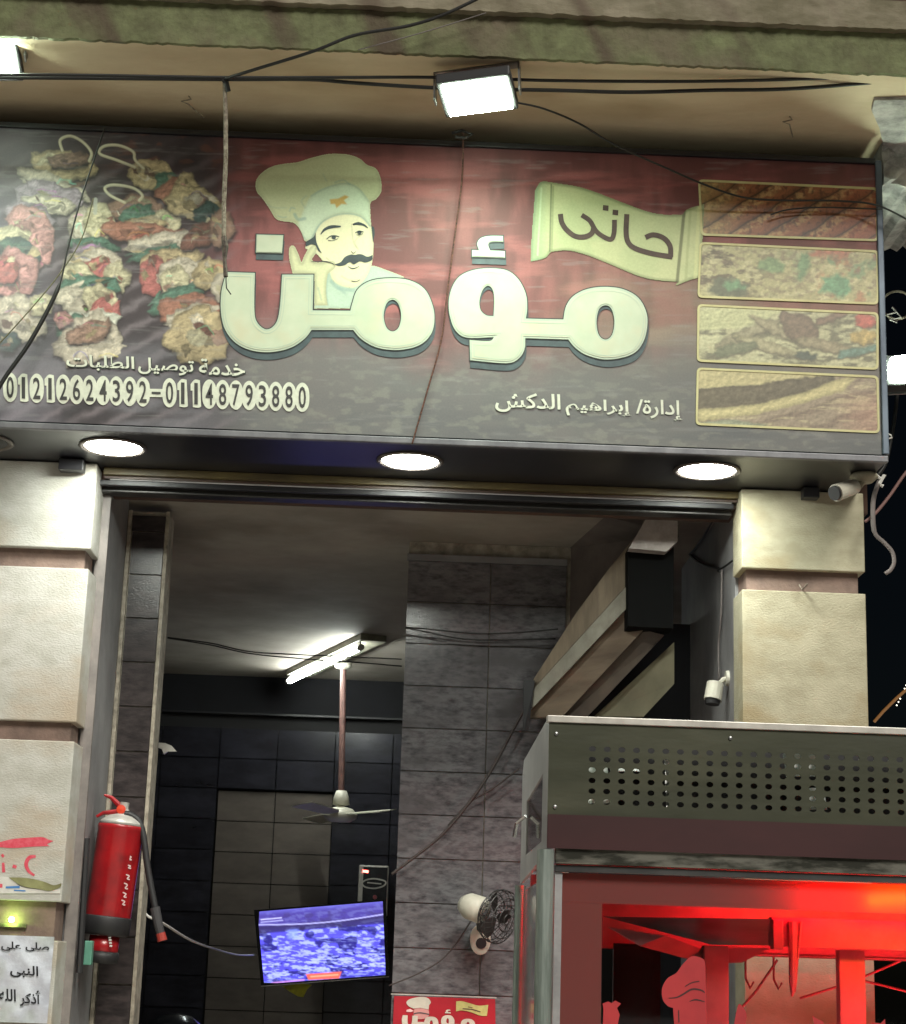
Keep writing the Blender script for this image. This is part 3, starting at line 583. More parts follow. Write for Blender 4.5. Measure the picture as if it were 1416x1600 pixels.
# chef portrait printed above the lettering
cz = lambda pts: [(330+p[0]/3.827, 220+p[1]/3.827, *p[2:]) for p in pts]
hatP = outline(cz([(560, 595), (540, 540, 1), (500, 490, 1), (440, 480, 1), (390, 465, 1), (355, 410, 1), (315, 350, 1), (275, 300, 1), (272, 240, 1), (310, 190, 1), (370, 155, 1), (440, 140, 1), (520, 130, 1), (600, 105, 1), (700, 82, 1), (800, 82, 1), (880, 105, 1), (930, 145, 1), (985, 170, 1), (1012, 230, 1), (1015, 300, 1), (985, 345, 1), (950, 375, 1), (955, 510), (900, 450, 1), (820, 432, 1), (730, 445, 1), (660, 490, 1), (625, 540), (610, 585, 1), (580, 605)]))
faceP = outline(cz([(625, 540), (660, 490, 1), (730, 445, 1), (820, 432, 1), (900, 450, 1), (955, 510), (968, 600, 1), (966, 690, 1), (945, 780, 1), (900, 850, 1), (850, 875, 1), (780, 865, 1), (730, 830, 1), (700, 760, 1), (640, 680, 1), (600, 660), (565, 640), (575, 600)]))
bodyP = outline(cz([(620, 800), (640, 760, 1), (700, 740, 1), (730, 840, 1), (850, 880, 1), (930, 800, 1), (960, 750, 1), (1060, 780, 1), (1150, 815), (1000, 830), (900, 880), (835, 1000), (620, 1000)]))
handP = outline(cz([(490, 790), (470, 700, 1), (472, 640, 1), (495, 632, 1), (520, 680, 1), (540, 730, 1), (560, 690, 1), (590, 640, 1), (625, 620, 1), (630, 660, 1), (600, 710, 1), (640, 730, 1), (730, 720, 1), (740, 760, 1), (700, 800, 1), (690, 900, 1), (700, 985), (620, 985), (615, 800)]))
def chef_art(px, py):
    A = Art(px, py); A.c[:] = lin(196, 198, 162)
    A.poly(bodyP, lin(178, 196, 178), 1, 0, 1, .1, .1, 20); A.poly(faceP, lin(222, 216, 180), 1, 0, 2, .05, .12, 20)
    A.poly(handP, lin(206, 206, 166), .8, 0, 2, .06, .3, 12)
    A.poly(hatP, lin(190, 192, 154), 1, 0, 3, .05, .16, 40)
    band = outline(cz([(600, 330, 1), (680, 285, 1), (800, 262, 1), (880, 290, 1), (945, 370), (952, 505), (900, 448, 1), (820, 430, 1), (730, 443, 1), (660, 488, 1), (600, 590), (560, 590), (520, 500), (560, 400)]))
    A.poly(band, lin(200, 212, 186), 2.5, 0, 3, .06, .1, 20)
    T = lin(128, 156, 150)
    for P, w, a in (([(600, 330), (680, 285), (800, 255), (880, 285), (940, 360)], 4, .45), ([(505, 500), (530, 540), (565, 590)], 3, .5), ([(600, 590), (650, 500), (730, 450), (820, 436), (900, 456), (950, 510)], 3, .8), ([(740, 250), (790, 235), (830, 262)], 3, .5), ([(500, 440), (520, 470), (560, 465)], 8, .6), ([(470, 420), (480, 400), (500, 405)], 3, .6), ([(400, 450), (430, 458), (450, 455)], 2, .7), ([(330, 380), (380, 400), (450, 400)], 3, .3), ([(560, 400), (540, 360), (570, 330)], 4, .3), ([(690, 240), (670, 200)], 3, .3), ([(720, 840), (760, 880), (850, 895)], 9, .45), ([(640, 880), (660, 950)], 4, .4), ([(700, 800), (690, 900), (700, 980)], 3, .5), ([(760, 880), (800, 910)], 7, .4)):
        A.line(cz(P), w/1.6, T, a, 1.6)
    for P in ([(905, 560), (860, 600), (880, 650)], [(690, 700), (720, 730), (740, 750)], [(780, 810), (830, 835), (880, 830)], [(840, 500), (850, 600), (870, 640)]): A.line(cz(P), 1.6, lin(160, 150, 120), .5, 1.4)
    A.poly(cz([(710, 350), (760, 345), (800, 325), (825, 335), (795, 355), (812, 380), (780, 378), (750, 402), (740, 378), (715, 378)]), lin(196, 160, 92), 1.5, 0, 0, .1)
    A.line(cz([(975, 660), (1010, 700)]), .5, T, .1)
    return A.c
def in_any(*ps):
    def f(px, py):
        m = np.zeros(px.shape, bool)
        for p in ps: m |= sdf(px, py, p) < .3
        return m
    return f
ch = patch('chef_portrait', X(395, 350, YS), X(640, 350, YS), Z(500, 485, YS), Z(500, 236, YS), YS-.002, .0017, chef_art, print_mat('chef_print', .45), sg, mask=in_any(hatP, faceP, bodyP, handP))
Yk = YS-.0035; hair = mat('print_black', lin(40, 52, 56), lin(58, 72, 74), 30, .5); b = MB()
flat(b, [outline(cz([(738, 738), (775, 725, 1), (800, 695, 1), (835, 680, 1), (860, 682, 1), (880, 678, 1), (905, 680, 1), (930, 692, 1), (950, 690, 1), (966, 682), (962, 712, 1), (925, 727, 1), (890, 720, 1), (855, 738, 1), (830, 725, 1), (800, 742, 1), (765, 748, 1)]))], Yk, .0005)
b.build('moustache', hair, ch)
b = MB(); stroke(b, cz([(655, 560), (680, 530), (720, 514), (776, 512)]), [1, 4, 5, 2], Yk); b.build('eyebrow', hair, ch); b = MB(); stroke(b, cz([(848, 500), (880, 494), (915, 504), (938, 522)]), [2, 4.5, 3, 1], Yk); b.build('eyebrow', hair, ch)
b = MB(); stroke(b, cz([(690, 588), (715, 570), (745, 568), (766, 574)]), [1, 1.8, 1], Yk); stroke(b, cz([(862, 550), (885, 540), (912, 545)]), [1, 1.8, 1], Yk)
for c_ in ((734, 578), (887, 549)): flat(b, [[Vector((p[0], p[1])) for p in cz(ell(c_[0], c_[1], 13, 10, 0, 12, 0))]], Yk, .0005)
stroke(b, cz([(700, 596), (730, 596), (760, 584)]), .8, Yk); stroke(b, cz([(870, 562), (890, 562), (908, 554)]), .8, Yk)
stroke(b, cz([(838, 660), (850, 672), (866, 662)]), .9, Yk); stroke(b, cz([(820, 752), (850, 764), (885, 750)]), [.6, 1.4, .6], Yk); stroke(b, cz([(840, 838), (868, 842), (892, 830)]), .9, Yk); stroke(b, cz([(600, 722), (690, 722), (735, 738)]), [.6, 1.4, 1], Yk)
b.build('face_lines', hair, ch, kind='stuff')
b = MB(); flat(b, [outline(cz([(625, 545), (612, 575, 1), (566, 604), (566, 632), (600, 618), (625, 625, 1), (640, 655, 1), (662, 672), (640, 630, 1), (628, 595, 1)]))], Yk, .0005); b.build('hair', hair, ch); b = MB(); flat(b, [outline(cz([(960, 510), (975, 520, 1), (978, 560, 1), (968, 605)]))], Yk, .0005); b.build('hair', hair, ch)

# main lettering  مؤمن
z2 = cz; z3 = lambda pts: [(680+p[0]/3.371, 250+p[1]/3.371, *p[2:]) for p in pts]
noon = outline(z2([(93, 785), (262, 790), (258, 990, 1), (272, 1080, 1), (330, 1128, 1), (388, 1090, 1), (412, 990, 1), (425, 800), (612, 800), (607, 1014), (833, 1016), (845, 970, 1), (875, 890, 1), (950, 838, 1), (1060, 822, 1), (1180, 832, 1), (1275, 885, 1), (1325, 985, 1), (1335, 1080, 1), (1312, 1160, 1), (1245, 1222, 1), (1130, 1250, 1), (1000, 1238, 1), (905, 1190, 1), (850, 1130), (600, 1130), (560, 1182, 1), (480, 1235, 1), (370, 1262, 1), (250, 1255, 1), (150, 1210, 1), (85, 1130, 1), (60, 1030, 1), (62, 900, 1)]))
noonH = outline(z2([(1085, 950, 1), (1120, 975, 1), (1137, 1045, 1), (1122, 1115, 1), (1085, 1140, 1), (1048, 1115, 1), (1032, 1045, 1), (1048, 975, 1)]))
dot = outline(z2([(272, 560), (432, 564), (424, 672), (268, 668)]))
waw = outline(z3([(72, 745, 1), (90, 670, 1), (130, 612, 1), (200, 580, 1), (290, 570, 1), (380, 582, 1), (440, 630, 1), (478, 705, 1), (485, 780, 1), (478, 835), (676, 840), (690, 770, 1), (730, 715, 1), (800, 680, 1), (890, 668, 1), (990, 680, 1), (1070, 725, 1), (1112, 800, 1), (1118, 870, 1), (1100, 950, 1), (1055, 1012, 1), (980, 1042, 1), (890, 1050, 1), (800, 1028, 1), (740, 990, 1), (702, 945), (475, 938), (470, 1000, 1), (435, 1050, 1), (370, 1070, 1), (185, 1054), (182, 948), (285, 954, 1), (310, 932), (170, 936, 1), (110, 900, 1), (80, 830, 1)]))
wawH1 = outline(z3([(308, 822), (270, 818, 1), (240, 790, 1), (234, 740, 1), (250, 685, 1), (278, 662, 1), (302, 680, 1), (312, 730, 1)]))
wawH2 = outline(z3([(898, 765, 1), (930, 785, 1), (945, 850, 1), (932, 920, 1), (898, 946, 1), (862, 920, 1), (850, 850, 1), (864, 785, 1)]))
hamza = outline(z3([(195, 474), (232, 476), (222, 440, 1), (240, 412, 1), (285, 400, 1), (358, 400), (358, 432), (300, 432, 1), (280, 445, 1), (290, 476), (368, 480), (368, 516), (195, 510)]))
lw = [('noon_meem', [noon, noonH]), ('noon_dot', [dot]), ('waw_meem', [waw, wawH1, wawH2]), ('hamza', [hamza])]
shm = mat('letter_shadow', lin(70, 88, 92), lin(54, 66, 72), 20, .5); olm = mat('letter_outline', lin(58, 66, 62), lin(44, 52, 50), 20, .5)
rim = mat('letter_rim', lin(190, 200, 180), lin(172, 186, 170), 9, .35); fcm = mat('letter_face', lin(200, 206, 184), lin(186, 196, 172), 7, .3, c3=lin(198, 196, 170), s3=9)
for nme, loops in lw:
    big = nme not in ('noon_dot', 'hamza'); sh = 11 if big else 10
    L1 = [offset(loops[0], 1.6)]+[offset(h, -1.2) for h in loops[1:]]
    o = flat(MB(), L1, YS-.0045, .0015).build('letter', olm, sg)
    s_ = MB(); base = offset(loops[0], 1.0); m_ = [Vector((p.x+1, p.y+sh)) for p in base]
    flat(s_, [m_]+[[Vector((p.x+1, p.y+sh*.55)) for p in h] for h in loops[1:]], YS-.0026, .001); s_.build('shadow', shm, o)
    flat(MB(), [loops[0]]+[offset(h, 0) for h in loops[1:]], YS-.0062, .0015).build('rim', rim, o)
    if big: flat(MB(), [offset(loops[0], -3.2)]+[offset(h, 2.6) for h in loops[1:]], YS-.0078, .0014).build('letter_face', fcm, o)
    if big: flat(MB(), [offset(loops[0], -5.6), offset(loops[0], -6.9)], YS-.0083, .0004).build('bevel_line', rim, o)
    if not big: pass
    if big: pass
    else: flat(MB(), [offset(loops[0], -1.2)], YS-.0078, .0014).build('letter_face', fcm, o)

# ribbon with حاتى
def ribbon_art(px, py):
    A = Art(px, py); A.c[:] = lin(178, 184, 138); A.mix(lin(196, 196, 150), sm(fbm(px, py, 50, 1), .4, .6)*.5); 
    d = sdf(px, py, ribP); A.mix(lin(92, 100, 66), sm(-d, 5, 0)*.55); A.mix(lin(120, 150, 116), sm(px, 862, 838)*.5)
    A.line(z3([(612, 130), (604, 480)]), 2, lin(70, 80, 50), .8); A.line(z3([(622, 140), (614, 470)]), 3, lin(110, 120, 80), .5); A.line(z3([(560, 150), (540, 500)]), 3, lin(206, 220, 180), .5)
    A.line(z3([(1312, 270), (1275, 640)]), 5, lin(90, 92, 60), .8); A.line(z3([(1345, 260), (1320, 630)]), 4, lin(150, 156, 110), .5); A.line(z3([(1390, 250), (1370, 620)]), 5, lin(206, 206, 150), .5)
    return A.c
ribP = outline(z3([(530, 160), (560, 118, 1), (610, 120), (660, 128, 1), (760, 145, 1), (860, 178, 1), (1000, 232, 1), (1120, 275, 1), (1210, 290, 1), (1308, 290), (1330, 262, 1), (1416, 235), (1396, 615), (1340, 630, 1), (1272, 658), (1280, 640), (1150, 628, 1), (1050, 600, 1), (920, 545, 1), (800, 498, 1), (700, 474, 1), (606, 482), (575, 515, 1), (505, 532), (512, 400, 1)]))
rb = patch('ribbon', X(822, 350, YS), X(1108, 350, YS), Z(1000, 452, YS), Z(860, 276, YS), YS-.0024, .0022, ribbon_art, print_mat('ribbon_print', .5), sg, mask=in_any(ribP))
b = MB(); st_ = mat('ribbon_ink', lin(84, 66, 58), lin(66, 50, 46), 30, .6)
stroke(b, z3([(1108, 408), (1150, 394), (1205, 412), (1238, 455), (1240, 512)]), 8, YS-.0036); stroke(b, z3([(1250, 510), (1150, 494), (1060, 468), (1020, 438), (1006, 385), (1010, 285)]), 8, YS-.0038)
stroke(b, z3([(945, 315), (942, 385), (925, 418), (880, 400), (845, 370), (815, 320), (772, 290)]), 7.5, YS-.0036); stroke(b, z3([(836, 352), (826, 385), (790, 404), (740, 402), (695, 370), (668, 330), (660, 284)]), 8, YS-.0038)
for x, y in ((899, 252), (950, 276)): flat(b, [[Vector(p[:2]) for p in z3([(x-14, y-15), (x+15, y-12), (x+13, y+16), (x-16, y+12)])]], YS-.0036, .0005)
b.build('ribbon_text', st_, rb)

# small lettering
wt = mat('white_lettering', lin(218, 220, 204), lin(200, 202, 188), 40, .45)
def arabic(words, tl, tr, br, bl, name, sh=True):
    o = text_mesh(shape(words), [tl, tr, br, bl], YS-.0045, .018).build(name, wt, sg)
    if sh: text_mesh(shape(words), [(p[0]+1.5, p[1]+1.8) for p in (tl, tr, br, bl)], YS-.003, .02).build('shadow', olm, o)
def word(w, x0, x1, top, bot, name, sh):
    f = lambda x, y: (x, y)
    arabic(w, (x0, top), (x1, top+.04*(x1-x0)), (x1, bot+.04*(x1-x0)), (x0, bot), name, sh)
word('الطلبات', 104, 210, 553, 577, 'delivery_word', True); word('توصيل', 216, 303, 558, 584, 'delivery_word', True); word('خدمة', 311, 383, 560, 585, 'delivery_word', True)
word('الدكش', 774, 876, 612, 643, 'manager_word', False); word('إبراهيم', 884, 988, 622, 649, 'manager_word', False); word('إدارة/', 994, 1067, 623, 655, 'manager_word', False)
num = '01212624392-01148793880'
dg = thing('phone_number_dummy', '', '') if 0 else None
halo, digs = MB(), MB(); pn = None; cx_ = 16.0
dm_ = mat('digit_ink', lin(62, 60, 60), lin(50, 48, 50), 30, .5)
for i, ch_ in enumerate(num):
    w_ = 11.5 if ch_ not in '1-' else (5.5 if ch_ == '1' else 12)
    xc = 16+i*20.75; yt_ = 588+.034*(xc-9); hh = 34
    q_ = [(xc-w_/2, yt_), (xc+w_/2, yt_+.4), (xc+w_/2, yt_+hh), (xc-w_/2, yt_+hh-.4)]
    if ch_ == '-': q_ = [(xc-7, yt_+16), (xc+7, yt_+16.4), (xc+7, yt_+20), (xc-7, yt_+19.6)]
    e_ = 4.6; big = [(q_[0][0]-e_, q_[0][1]-e_), (q_[1][0]+e_, q_[1][1]-e_), (q_[2][0]+e_, q_[2][1]+e_), (q_[3][0]-e_, q_[3][1]+e_)]
    if ch_ == '-': hp = [Vector(p) for p in big]
    elif ch_ == '1': hp = outline([(xc-8.5, yt_+2), (xc-2, yt_-5, 1), (xc+6, yt_-4), (xc+8, yt_+hh+3), (xc+4, yt_+hh+5, 1), (xc-5, yt_+hh+4), (xc-5.5, yt_+12), (xc-8.5, yt_+12)])
    else: hp = outline([(xc-w_/2-e_, yt_+6, 1), (xc-4, yt_-e_, 1), (xc+4, yt_-e_, 1), (xc+w_/2+e_, yt_+6, 1), (xc+w_/2+e_, yt_+hh-6, 1), (xc+4, yt_+hh+e_, 1), (xc-4, yt_+hh+e_, 1), (xc-w_/2-e_, yt_+hh-6, 1)])
    o_ = flat(MB(), [hp], YS-.0030-.0002*(i % 2), .0012).build('digit_halo', wt, sg)
    text_mesh(ch_, q_, YS-.0046, .012).build('digit', dm_, o_)

# four food photographs
def photo_art(kind):
    def f(px, py):
        A = Art(px, py)
        if kind == 0:
            u = (px*.62+py*1.0); w = fbm(px, py, 40, 1)*14; k = ((u+w)/36) % 1; hgt = np.sqrt(np.clip(1-(2*k-1)**2, 0, 1))
            A.c[:] = lin(60, 34, 26); A.mix(lin(150, 92, 62), hgt); A.mix(lin(196, 160, 112), hgt*sm(k, .6, .3)*sm(fbm(px, py*1.5, 7, 2), .35, .65)*.9); A.mix(lin(78, 44, 34), sm(fbm(px*1.3, py, 6, 4), .55, .72)*.7)
            A.mix(lin(30, 18, 14), sm(hgt, .5, .1)*.85); A.mix(lin(176, 160, 108), sm(px, 1180, 1095)*.45*hgt); A.mix(lin(170, 84, 62), sm(px, 1270, 1360)*.4*hgt)
        elif kind == 1:
            A.c[:] = lin(172, 162, 120); w1 = fbm(px*.8, py*1.7, 16, 0, 5); A.mix(lin(84, 62, 48), sm(w1, .46, .6)*sm(px, 1290, 1120)*.95); A.mix(lin(200, 190, 148), sm(fbm(px*.8, py*1.7, 12, 3, 5), .5, .72)*.75)
            A.mix(lin(92, 128, 96), sm(fbm(px, py, 20, 5, 5), .52, .68)*sm(px, 1190, 1300)*.7); A.mix(lin(176, 92, 72), sm(fbm(px, py, 20, 6, 4), .6, .74)*.6*sm(px, 1260, 1300)); A.mix(lin(120, 98, 84), sm(fbm(px, py*1.6, 9, 2, 5), .52, .72)*.6)
            for e, c in ((ell(1138, 450, 32, 17, .1, 16, .2, 1), lin(86, 84, 68)), (ell(1145, 447, 15, 8, 0, 12, .3, 2), lin(100, 136, 100)), (ell(1308, 448, 26, 17, 0, 16, .3, 3), lin(104, 148, 112)), (ell(1300, 396, 34, 6, 0, 16, .3, 4), lin(176, 104, 84)), (ell(1256, 414, 8, 22, .2, 16, .2, 5), lin(110, 138, 100)), (ell(1205, 415, 20, 12, .2, 16, .2, 6), lin(120, 142, 100))): A.poly(e, c, 4, 5, 2, .4, 0, 7)
        elif kind == 2:
            A.c[:] = lin(182, 176, 142); A.mix(lin(100, 92, 78), sm(fbm(px*.8, py*1.8, 18, 1, 5), .46, .64)*.85); A.mix(lin(200, 196, 160), sm(fbm(px*.6, py*2.0, 12, 4, 5), .5, .7)*.7)
            A.poly([(1090, 484), (1190, 478), (1240, 480), (1200, 496), (1160, 512), (1090, 516)], lin(190, 188, 146), 3, 3, 1, .08)
            for x, y, rx, ry, a_, c in ((1170, 520, 60, 8, -.35, lin(150, 140, 116)), (1215, 515, 50, 7, .5, lin(160, 148, 122)), (1250, 512, 34, 20, .6, lin(118, 96, 84)), (1200, 540, 52, 8, .3, lin(168, 158, 128)), (1150, 545, 40, 9, -.2, lin(118, 118, 96)), (1300, 496, 30, 7, -.4, lin(130, 104, 92)), (1290, 540, 46, 9, .2, lin(150, 136, 112)), (1352, 500, 18, 11, 0, lin(190, 96, 88)), (1350, 526, 22, 11, 0, lin(190, 164, 108)), (1340, 549, 32, 7, -.2, lin(112, 138, 128)), (1260, 556, 20, 6, .1, lin(84, 88, 84))):
                A.poly(ell(x, y+3, rx, ry, a_, 16, .2, int(x)), lin(96, 84, 72), 3, 4, 1, .1); A.poly(ell(x, y, rx, ry, a_, 16, .2, int(x)), c, 2.5, 4, 1, .45, .2, 7)
        else:
            A.c[:] = lin(150, 134, 116); k_ = sm(np.sin((py+.25*px)/4.5+fbm(px, py, 30, 2)*5), -.2, .9); A.mix(lin(112, 94, 84), k_*.6); A.mix(lin(190, 176, 142), sm(fbm(px*.4, py*2.5, 12, 3, 5), .5, .7)*.7)
            A.poly([(1090, 572), (1240, 580), (1316, 586), (1250, 600), (1160, 606), (1090, 608)], lin(186, 174, 132), 2.5, 2, 1, .12); A.poly([(1090, 607), (1180, 601), (1260, 589), (1300, 586), (1310, 596), (1250, 618), (1170, 636), (1090, 648)], lin(104, 94, 78), 2, 3, 2, .4, .2, 8)
            A.poly([(1090, 640), (1180, 632), (1260, 612), (1310, 592), (1338, 589), (1318, 610), (1250, 632), (1180, 648), (1090, 658)], lin(196, 184, 138), 2, 2, 2, .1, .3); A.poly([(1090, 660), (1140, 655), (1200, 664), (1180, 670), (1090, 670)], lin(150, 152, 130), 2, 2, 2, .1, .2)
            A.mix(lin(180, 132, 114), sm(px, 1290, 1360)*sm(py, 600, 640)*.4)
        g = sm(fbm(px, py, 3.2, 6, 3), .3, .7); A.emboss(np.ones(px.shape), 6, .8); A.c *= (.95+.1*g[..., None]); A.mix(lin(160, 170, 142), np.full(px.shape, (.03, .16, .14, .04)[kind]))  # last mix lays a pale yellow-green haze over the print colour
        return A.c
    return f
frm = mat('photo_frame', lin(206, 200, 150), lin(190, 182, 132), 14, .5); pmt = print_mat('photo_print', .4, grain=.06)
rows = [((1091, 280), (1373, 293), (1373, 377), (1095, 368)), ((1093, 378), (1373, 391), (1373, 476), (1090, 465)), ((1090, 475), (1373, 488), (1373, 578), (1089, 565)), ((1089, 574), (1373, 587), (1375, 677), (1087, 664))]
for k, (tl, tr, br, bl) in enumerate(rows):
    P = [Vector(p) for p in (tl, tr, br, bl)]
    def rnd(P, r, d):
        out = []
        c = sum(P, Vector((0, 0)))/4; Q = [p+Vector((d if p.x < c.x else -d, d if p.y < c.y else -d)) for p in P]
        for i in range(4):
            a, p, b3 = Q[i-1], Q[i], Q[(i+1) % 4]; e1 = (a-p).normalized(); e2 = (b3-p).normalized()
            for s in range(5):
                t = s/4; out.append(p+e1*r*(1-t)**2+e2*r*t**2)
        return out
    ou, inn = rnd(P, 8, 0), rnd(P, 6, 3.4)
    fr = flat(MB(), [ou, inn], YS-.004, .002).build('photo_frame', frm, sg)
    xs = [p.x for p in inn]; ys = [p.y for p in inn]
    patch('food_photo', X(min(xs), ys[0], YS)-.002, X(max(xs), ys[0], YS)+.002, Z(xs[0], max(ys)+2, YS), Z(xs[0], min(ys)-2, YS), YS-.002, .0026, photo_art(k), pmt, fr, mask=in_any(rnd(P, 7, 1.6)),
          label=['printed photo of brown grilled kofta rolls', 'printed photo of chopped meat with green herbs', 'printed photo of grilled meat on pale bread with tomato', 'printed photo of long stuffed bread rolls'][k])

M['post'] = mat('worn_chrome', lin(176, 186, 182), lin(120, 132, 126), 5, .32, metal=.55, stretch=(6, 6, .6))
M['rail'] = mat('scuffed_rail', lin(128, 126, 118), lin(60, 60, 54), 9, .3, metal=.6, stretch=(.7, 1, 3), lo=.42, hi=.58)

# ---------------------------------------------------------------- lamps
def frame_of(c, n, up=(0, 0, 1)):
    z = Vector(n).normalized(); x = Vector(up).cross(z).normalized(); y = z.cross(x); return Matrix(((x.x, y.x, z.x, c[0]), (x.y, y.y, z.y, c[1]), (x.z, y.z, z.z, c[2]), (0, 0, 0, 1)))
def floodlight(label, c, n, up, w=.215, h=.15, rounded=False):
    t = thing('floodlight', label, 'floodlight', tuple(c), 'LED floodlights around the sign'); m = frame_of(c, n, up)
    MB().obox(m @ Matrix.Translation((0, 0, -.026)), w+.034, h+.034, .04, .006).build('housing', M['rubber'], t)
    for k in range(9): MB().obox(m @ Matrix.Translation((-w/2+.01+k*(w-.02)/8, 0, -.058)), .004, h*.8, .022).build('fin', M['rubber'], t)
    if rounded:
        P = [m @ Vector((w/2*abs(math.cos(k*math.pi/20))**.45*(1 if math.cos(k*math.pi/20) > 0 else -1), h/2*abs(math.sin(k*math.pi/20))**.45*(1 if math.sin(k*math.pi/20) > 0 else -1), 0)) for k in range(40)]
        MB().prism(P, Vector(n).normalized()*.006).build('lens', M['flood'], t)
    else: MB().obox(m, w, h, .006, .002).build('lens', M['flood'], t)
    for s in (-1, 1): MB().obox(m @ Matrix.Translation((s*(w/2+.036), 0, -.06)), .006, .03, .12).build('bracket_arm', M['steel'], t)
    MB().obox(m @ Matrix.Translation((0, 0, -.118)), w+.078, .03, .006).build('bracket_bar', M['steel'], t)
    return t
floodlight('bright white LED floodlight under the balcony above the middle of the sign', at_z(746, 153, zs-.135), (.03, -.22, -1), (.22, 1, 0))
floodlight('glaring LED floodlight cut off by the left edge above the kebab picture', at(-28, 92, 5.62), (.05, -.5, -.85), (0, 1, 0))
cR = at(1418, 575, 6.12)
floodlight('round cornered white floodlight glaring beside the right end of the sign', cR, (-.25, -.85, .42), (0, 0, 1), .125, .115, True)
tr = mat('downlight_trim', lin(120, 112, 108), lin(96, 90, 86), 20, .35, metal=.6)
def downlight(px, py, label, lit=True):
    c = at_z(px, py, zb-.004); t = thing('downlight', label, 'downlight', tuple(c), 'round downlights under the sign'); m = Matrix.Translation(c)
    MB().lathe([(.118, .003), (.12, -.001), (.113, -.006), (.103, -.004), (.1, .003)], m, 40).build('trim_ring', tr, t, smooth=True)
    MB().lathe([(0, -.010), (.06, -.008), (.094, -.003), (.099, .002), (0, .002)], m, 40).build('lens', M['down'] if lit else M['rubber'], t, smooth=True)
downlight(177, 699, 'round white downlight under the sign above the left pillar edge')
downlight(641, 721, 'round white downlight under the middle of the sign')
downlight(1105, 736, 'round white downlight under the sign near the right pillar')
downlight(-32, 690, 'unlit round downlight cut by the left edge of the photo', False)
# fluorescent fitting
a, b2_ = at_z(452, 1064, zc-.07), at_z(563, 1012, zc-.07); ax = (b2_-a).normalized()
fl = thing('tube_light', 'lit fluorescent tube on a metal batten on the shop ceiling', 'light', tuple((a+b2_)/2))
mm = frame_of((a+b2_)/2+Vector((0, 0, .045)), (0, 0, 1), (-ax.y, ax.x, 0)); L_ = (b2_-a).length
def along(u, v, z=0): return (a+b2_)/2+ax*u+Vector((-ax.y, ax.x, 0))*v+Vector((0, 0, z))
def obar(u0, u1, v0, v1, z0_, z1_):
    return MB().prism([along(u0, v0, z0_), along(u1, v0, z0_), along(u1, v1, z0_), along(u0, v1, z0_)], (0, 0, z1_-z0_))
obar(-L_/2-.01, L_/2+.06, -.02, .13, .035, .069).build('batten', mat('batten', lin(120, 118, 104), lin(90, 88, 76), 10, .5), fl)
obar(-L_/2-.01, L_/2+.02, -.008, .0, .012, .036).build('reflector', M['silver'], fl)
MB().tube([a, b2_], .017, 12).build('tube', M['tube'], fl, smooth=True)
MB().tube([a-ax*.02, a+ax*.012], .0185, 12).build('end_cap', M['silver'], fl); MB().tube([b2_-ax*.012, b2_+ax*.02], .0185, 12).build('end_cap', M['silver'], fl)
# ceiling fan
top = at_z(537, 1030, zc); Yf = top.y; zf = Z(532, 1276, Yf); fx = X(532, 1276, Yf)
fan = thing('ceiling_fan', 'white three blade ceiling fan on a long brown rod behind the tube light', 'fan', (fx, Yf, zf)); m = Matrix.Translation((fx, Yf, zf))
MB().tube([(top.x, Yf, zc-.002), (fx, Yf, zf+.09)], .018, 10).build('rod', mat('fan_rod', lin(128, 96, 90), lin(100, 74, 70), 20, .5), fan)
MB().lathe([(.0, .02), (.05, .0), (.05, -.03), (.0, -.05)], Matrix.Translation((top.x, Yf, zc-.02)), 16).build('canopy', M['white'], fan, smooth=True)
MB().lathe([(.03, .15), (.045, .11), (.05, .07), (.02, .06)], m, 20).build('rod_cover', M['white'], fan, smooth=True)
MB().lathe([(0, -.035), (.06, -.03), (.095, -.01), (.1, .015), (.07, .045), (.02, .06)], m, 28).build('motor', mat('fan_white', lin(225, 222, 205), lin(200, 196, 180), 10, .4), fan, smooth=True)
for tip in ((447, 1252), (606, 1268), (455, 1291)):
    q = at_z(tip[0], tip[1], zf+.01); d = Vector((q.x-fx, q.y-Yf, 0)); l = min(d.length, .62); d.normalize(); s = Vector((-d.y, d.x, 0)); c = Vector((fx, Yf, zf+.012))
    P = [c+d*.09-s*.02, c+d*.16-s*.05, c+d*l-s*.06, c+d*(l+.02), c+d*l+s*.06, c+d*.16+s*.05, c+d*.09+s*.02]
    P = [p+Vector((0, 0, .012*((p-c).dot(s)/.06))) for p in P]; MB().prism(P, (0, 0, .006)).build('blade', M['white'], fan)

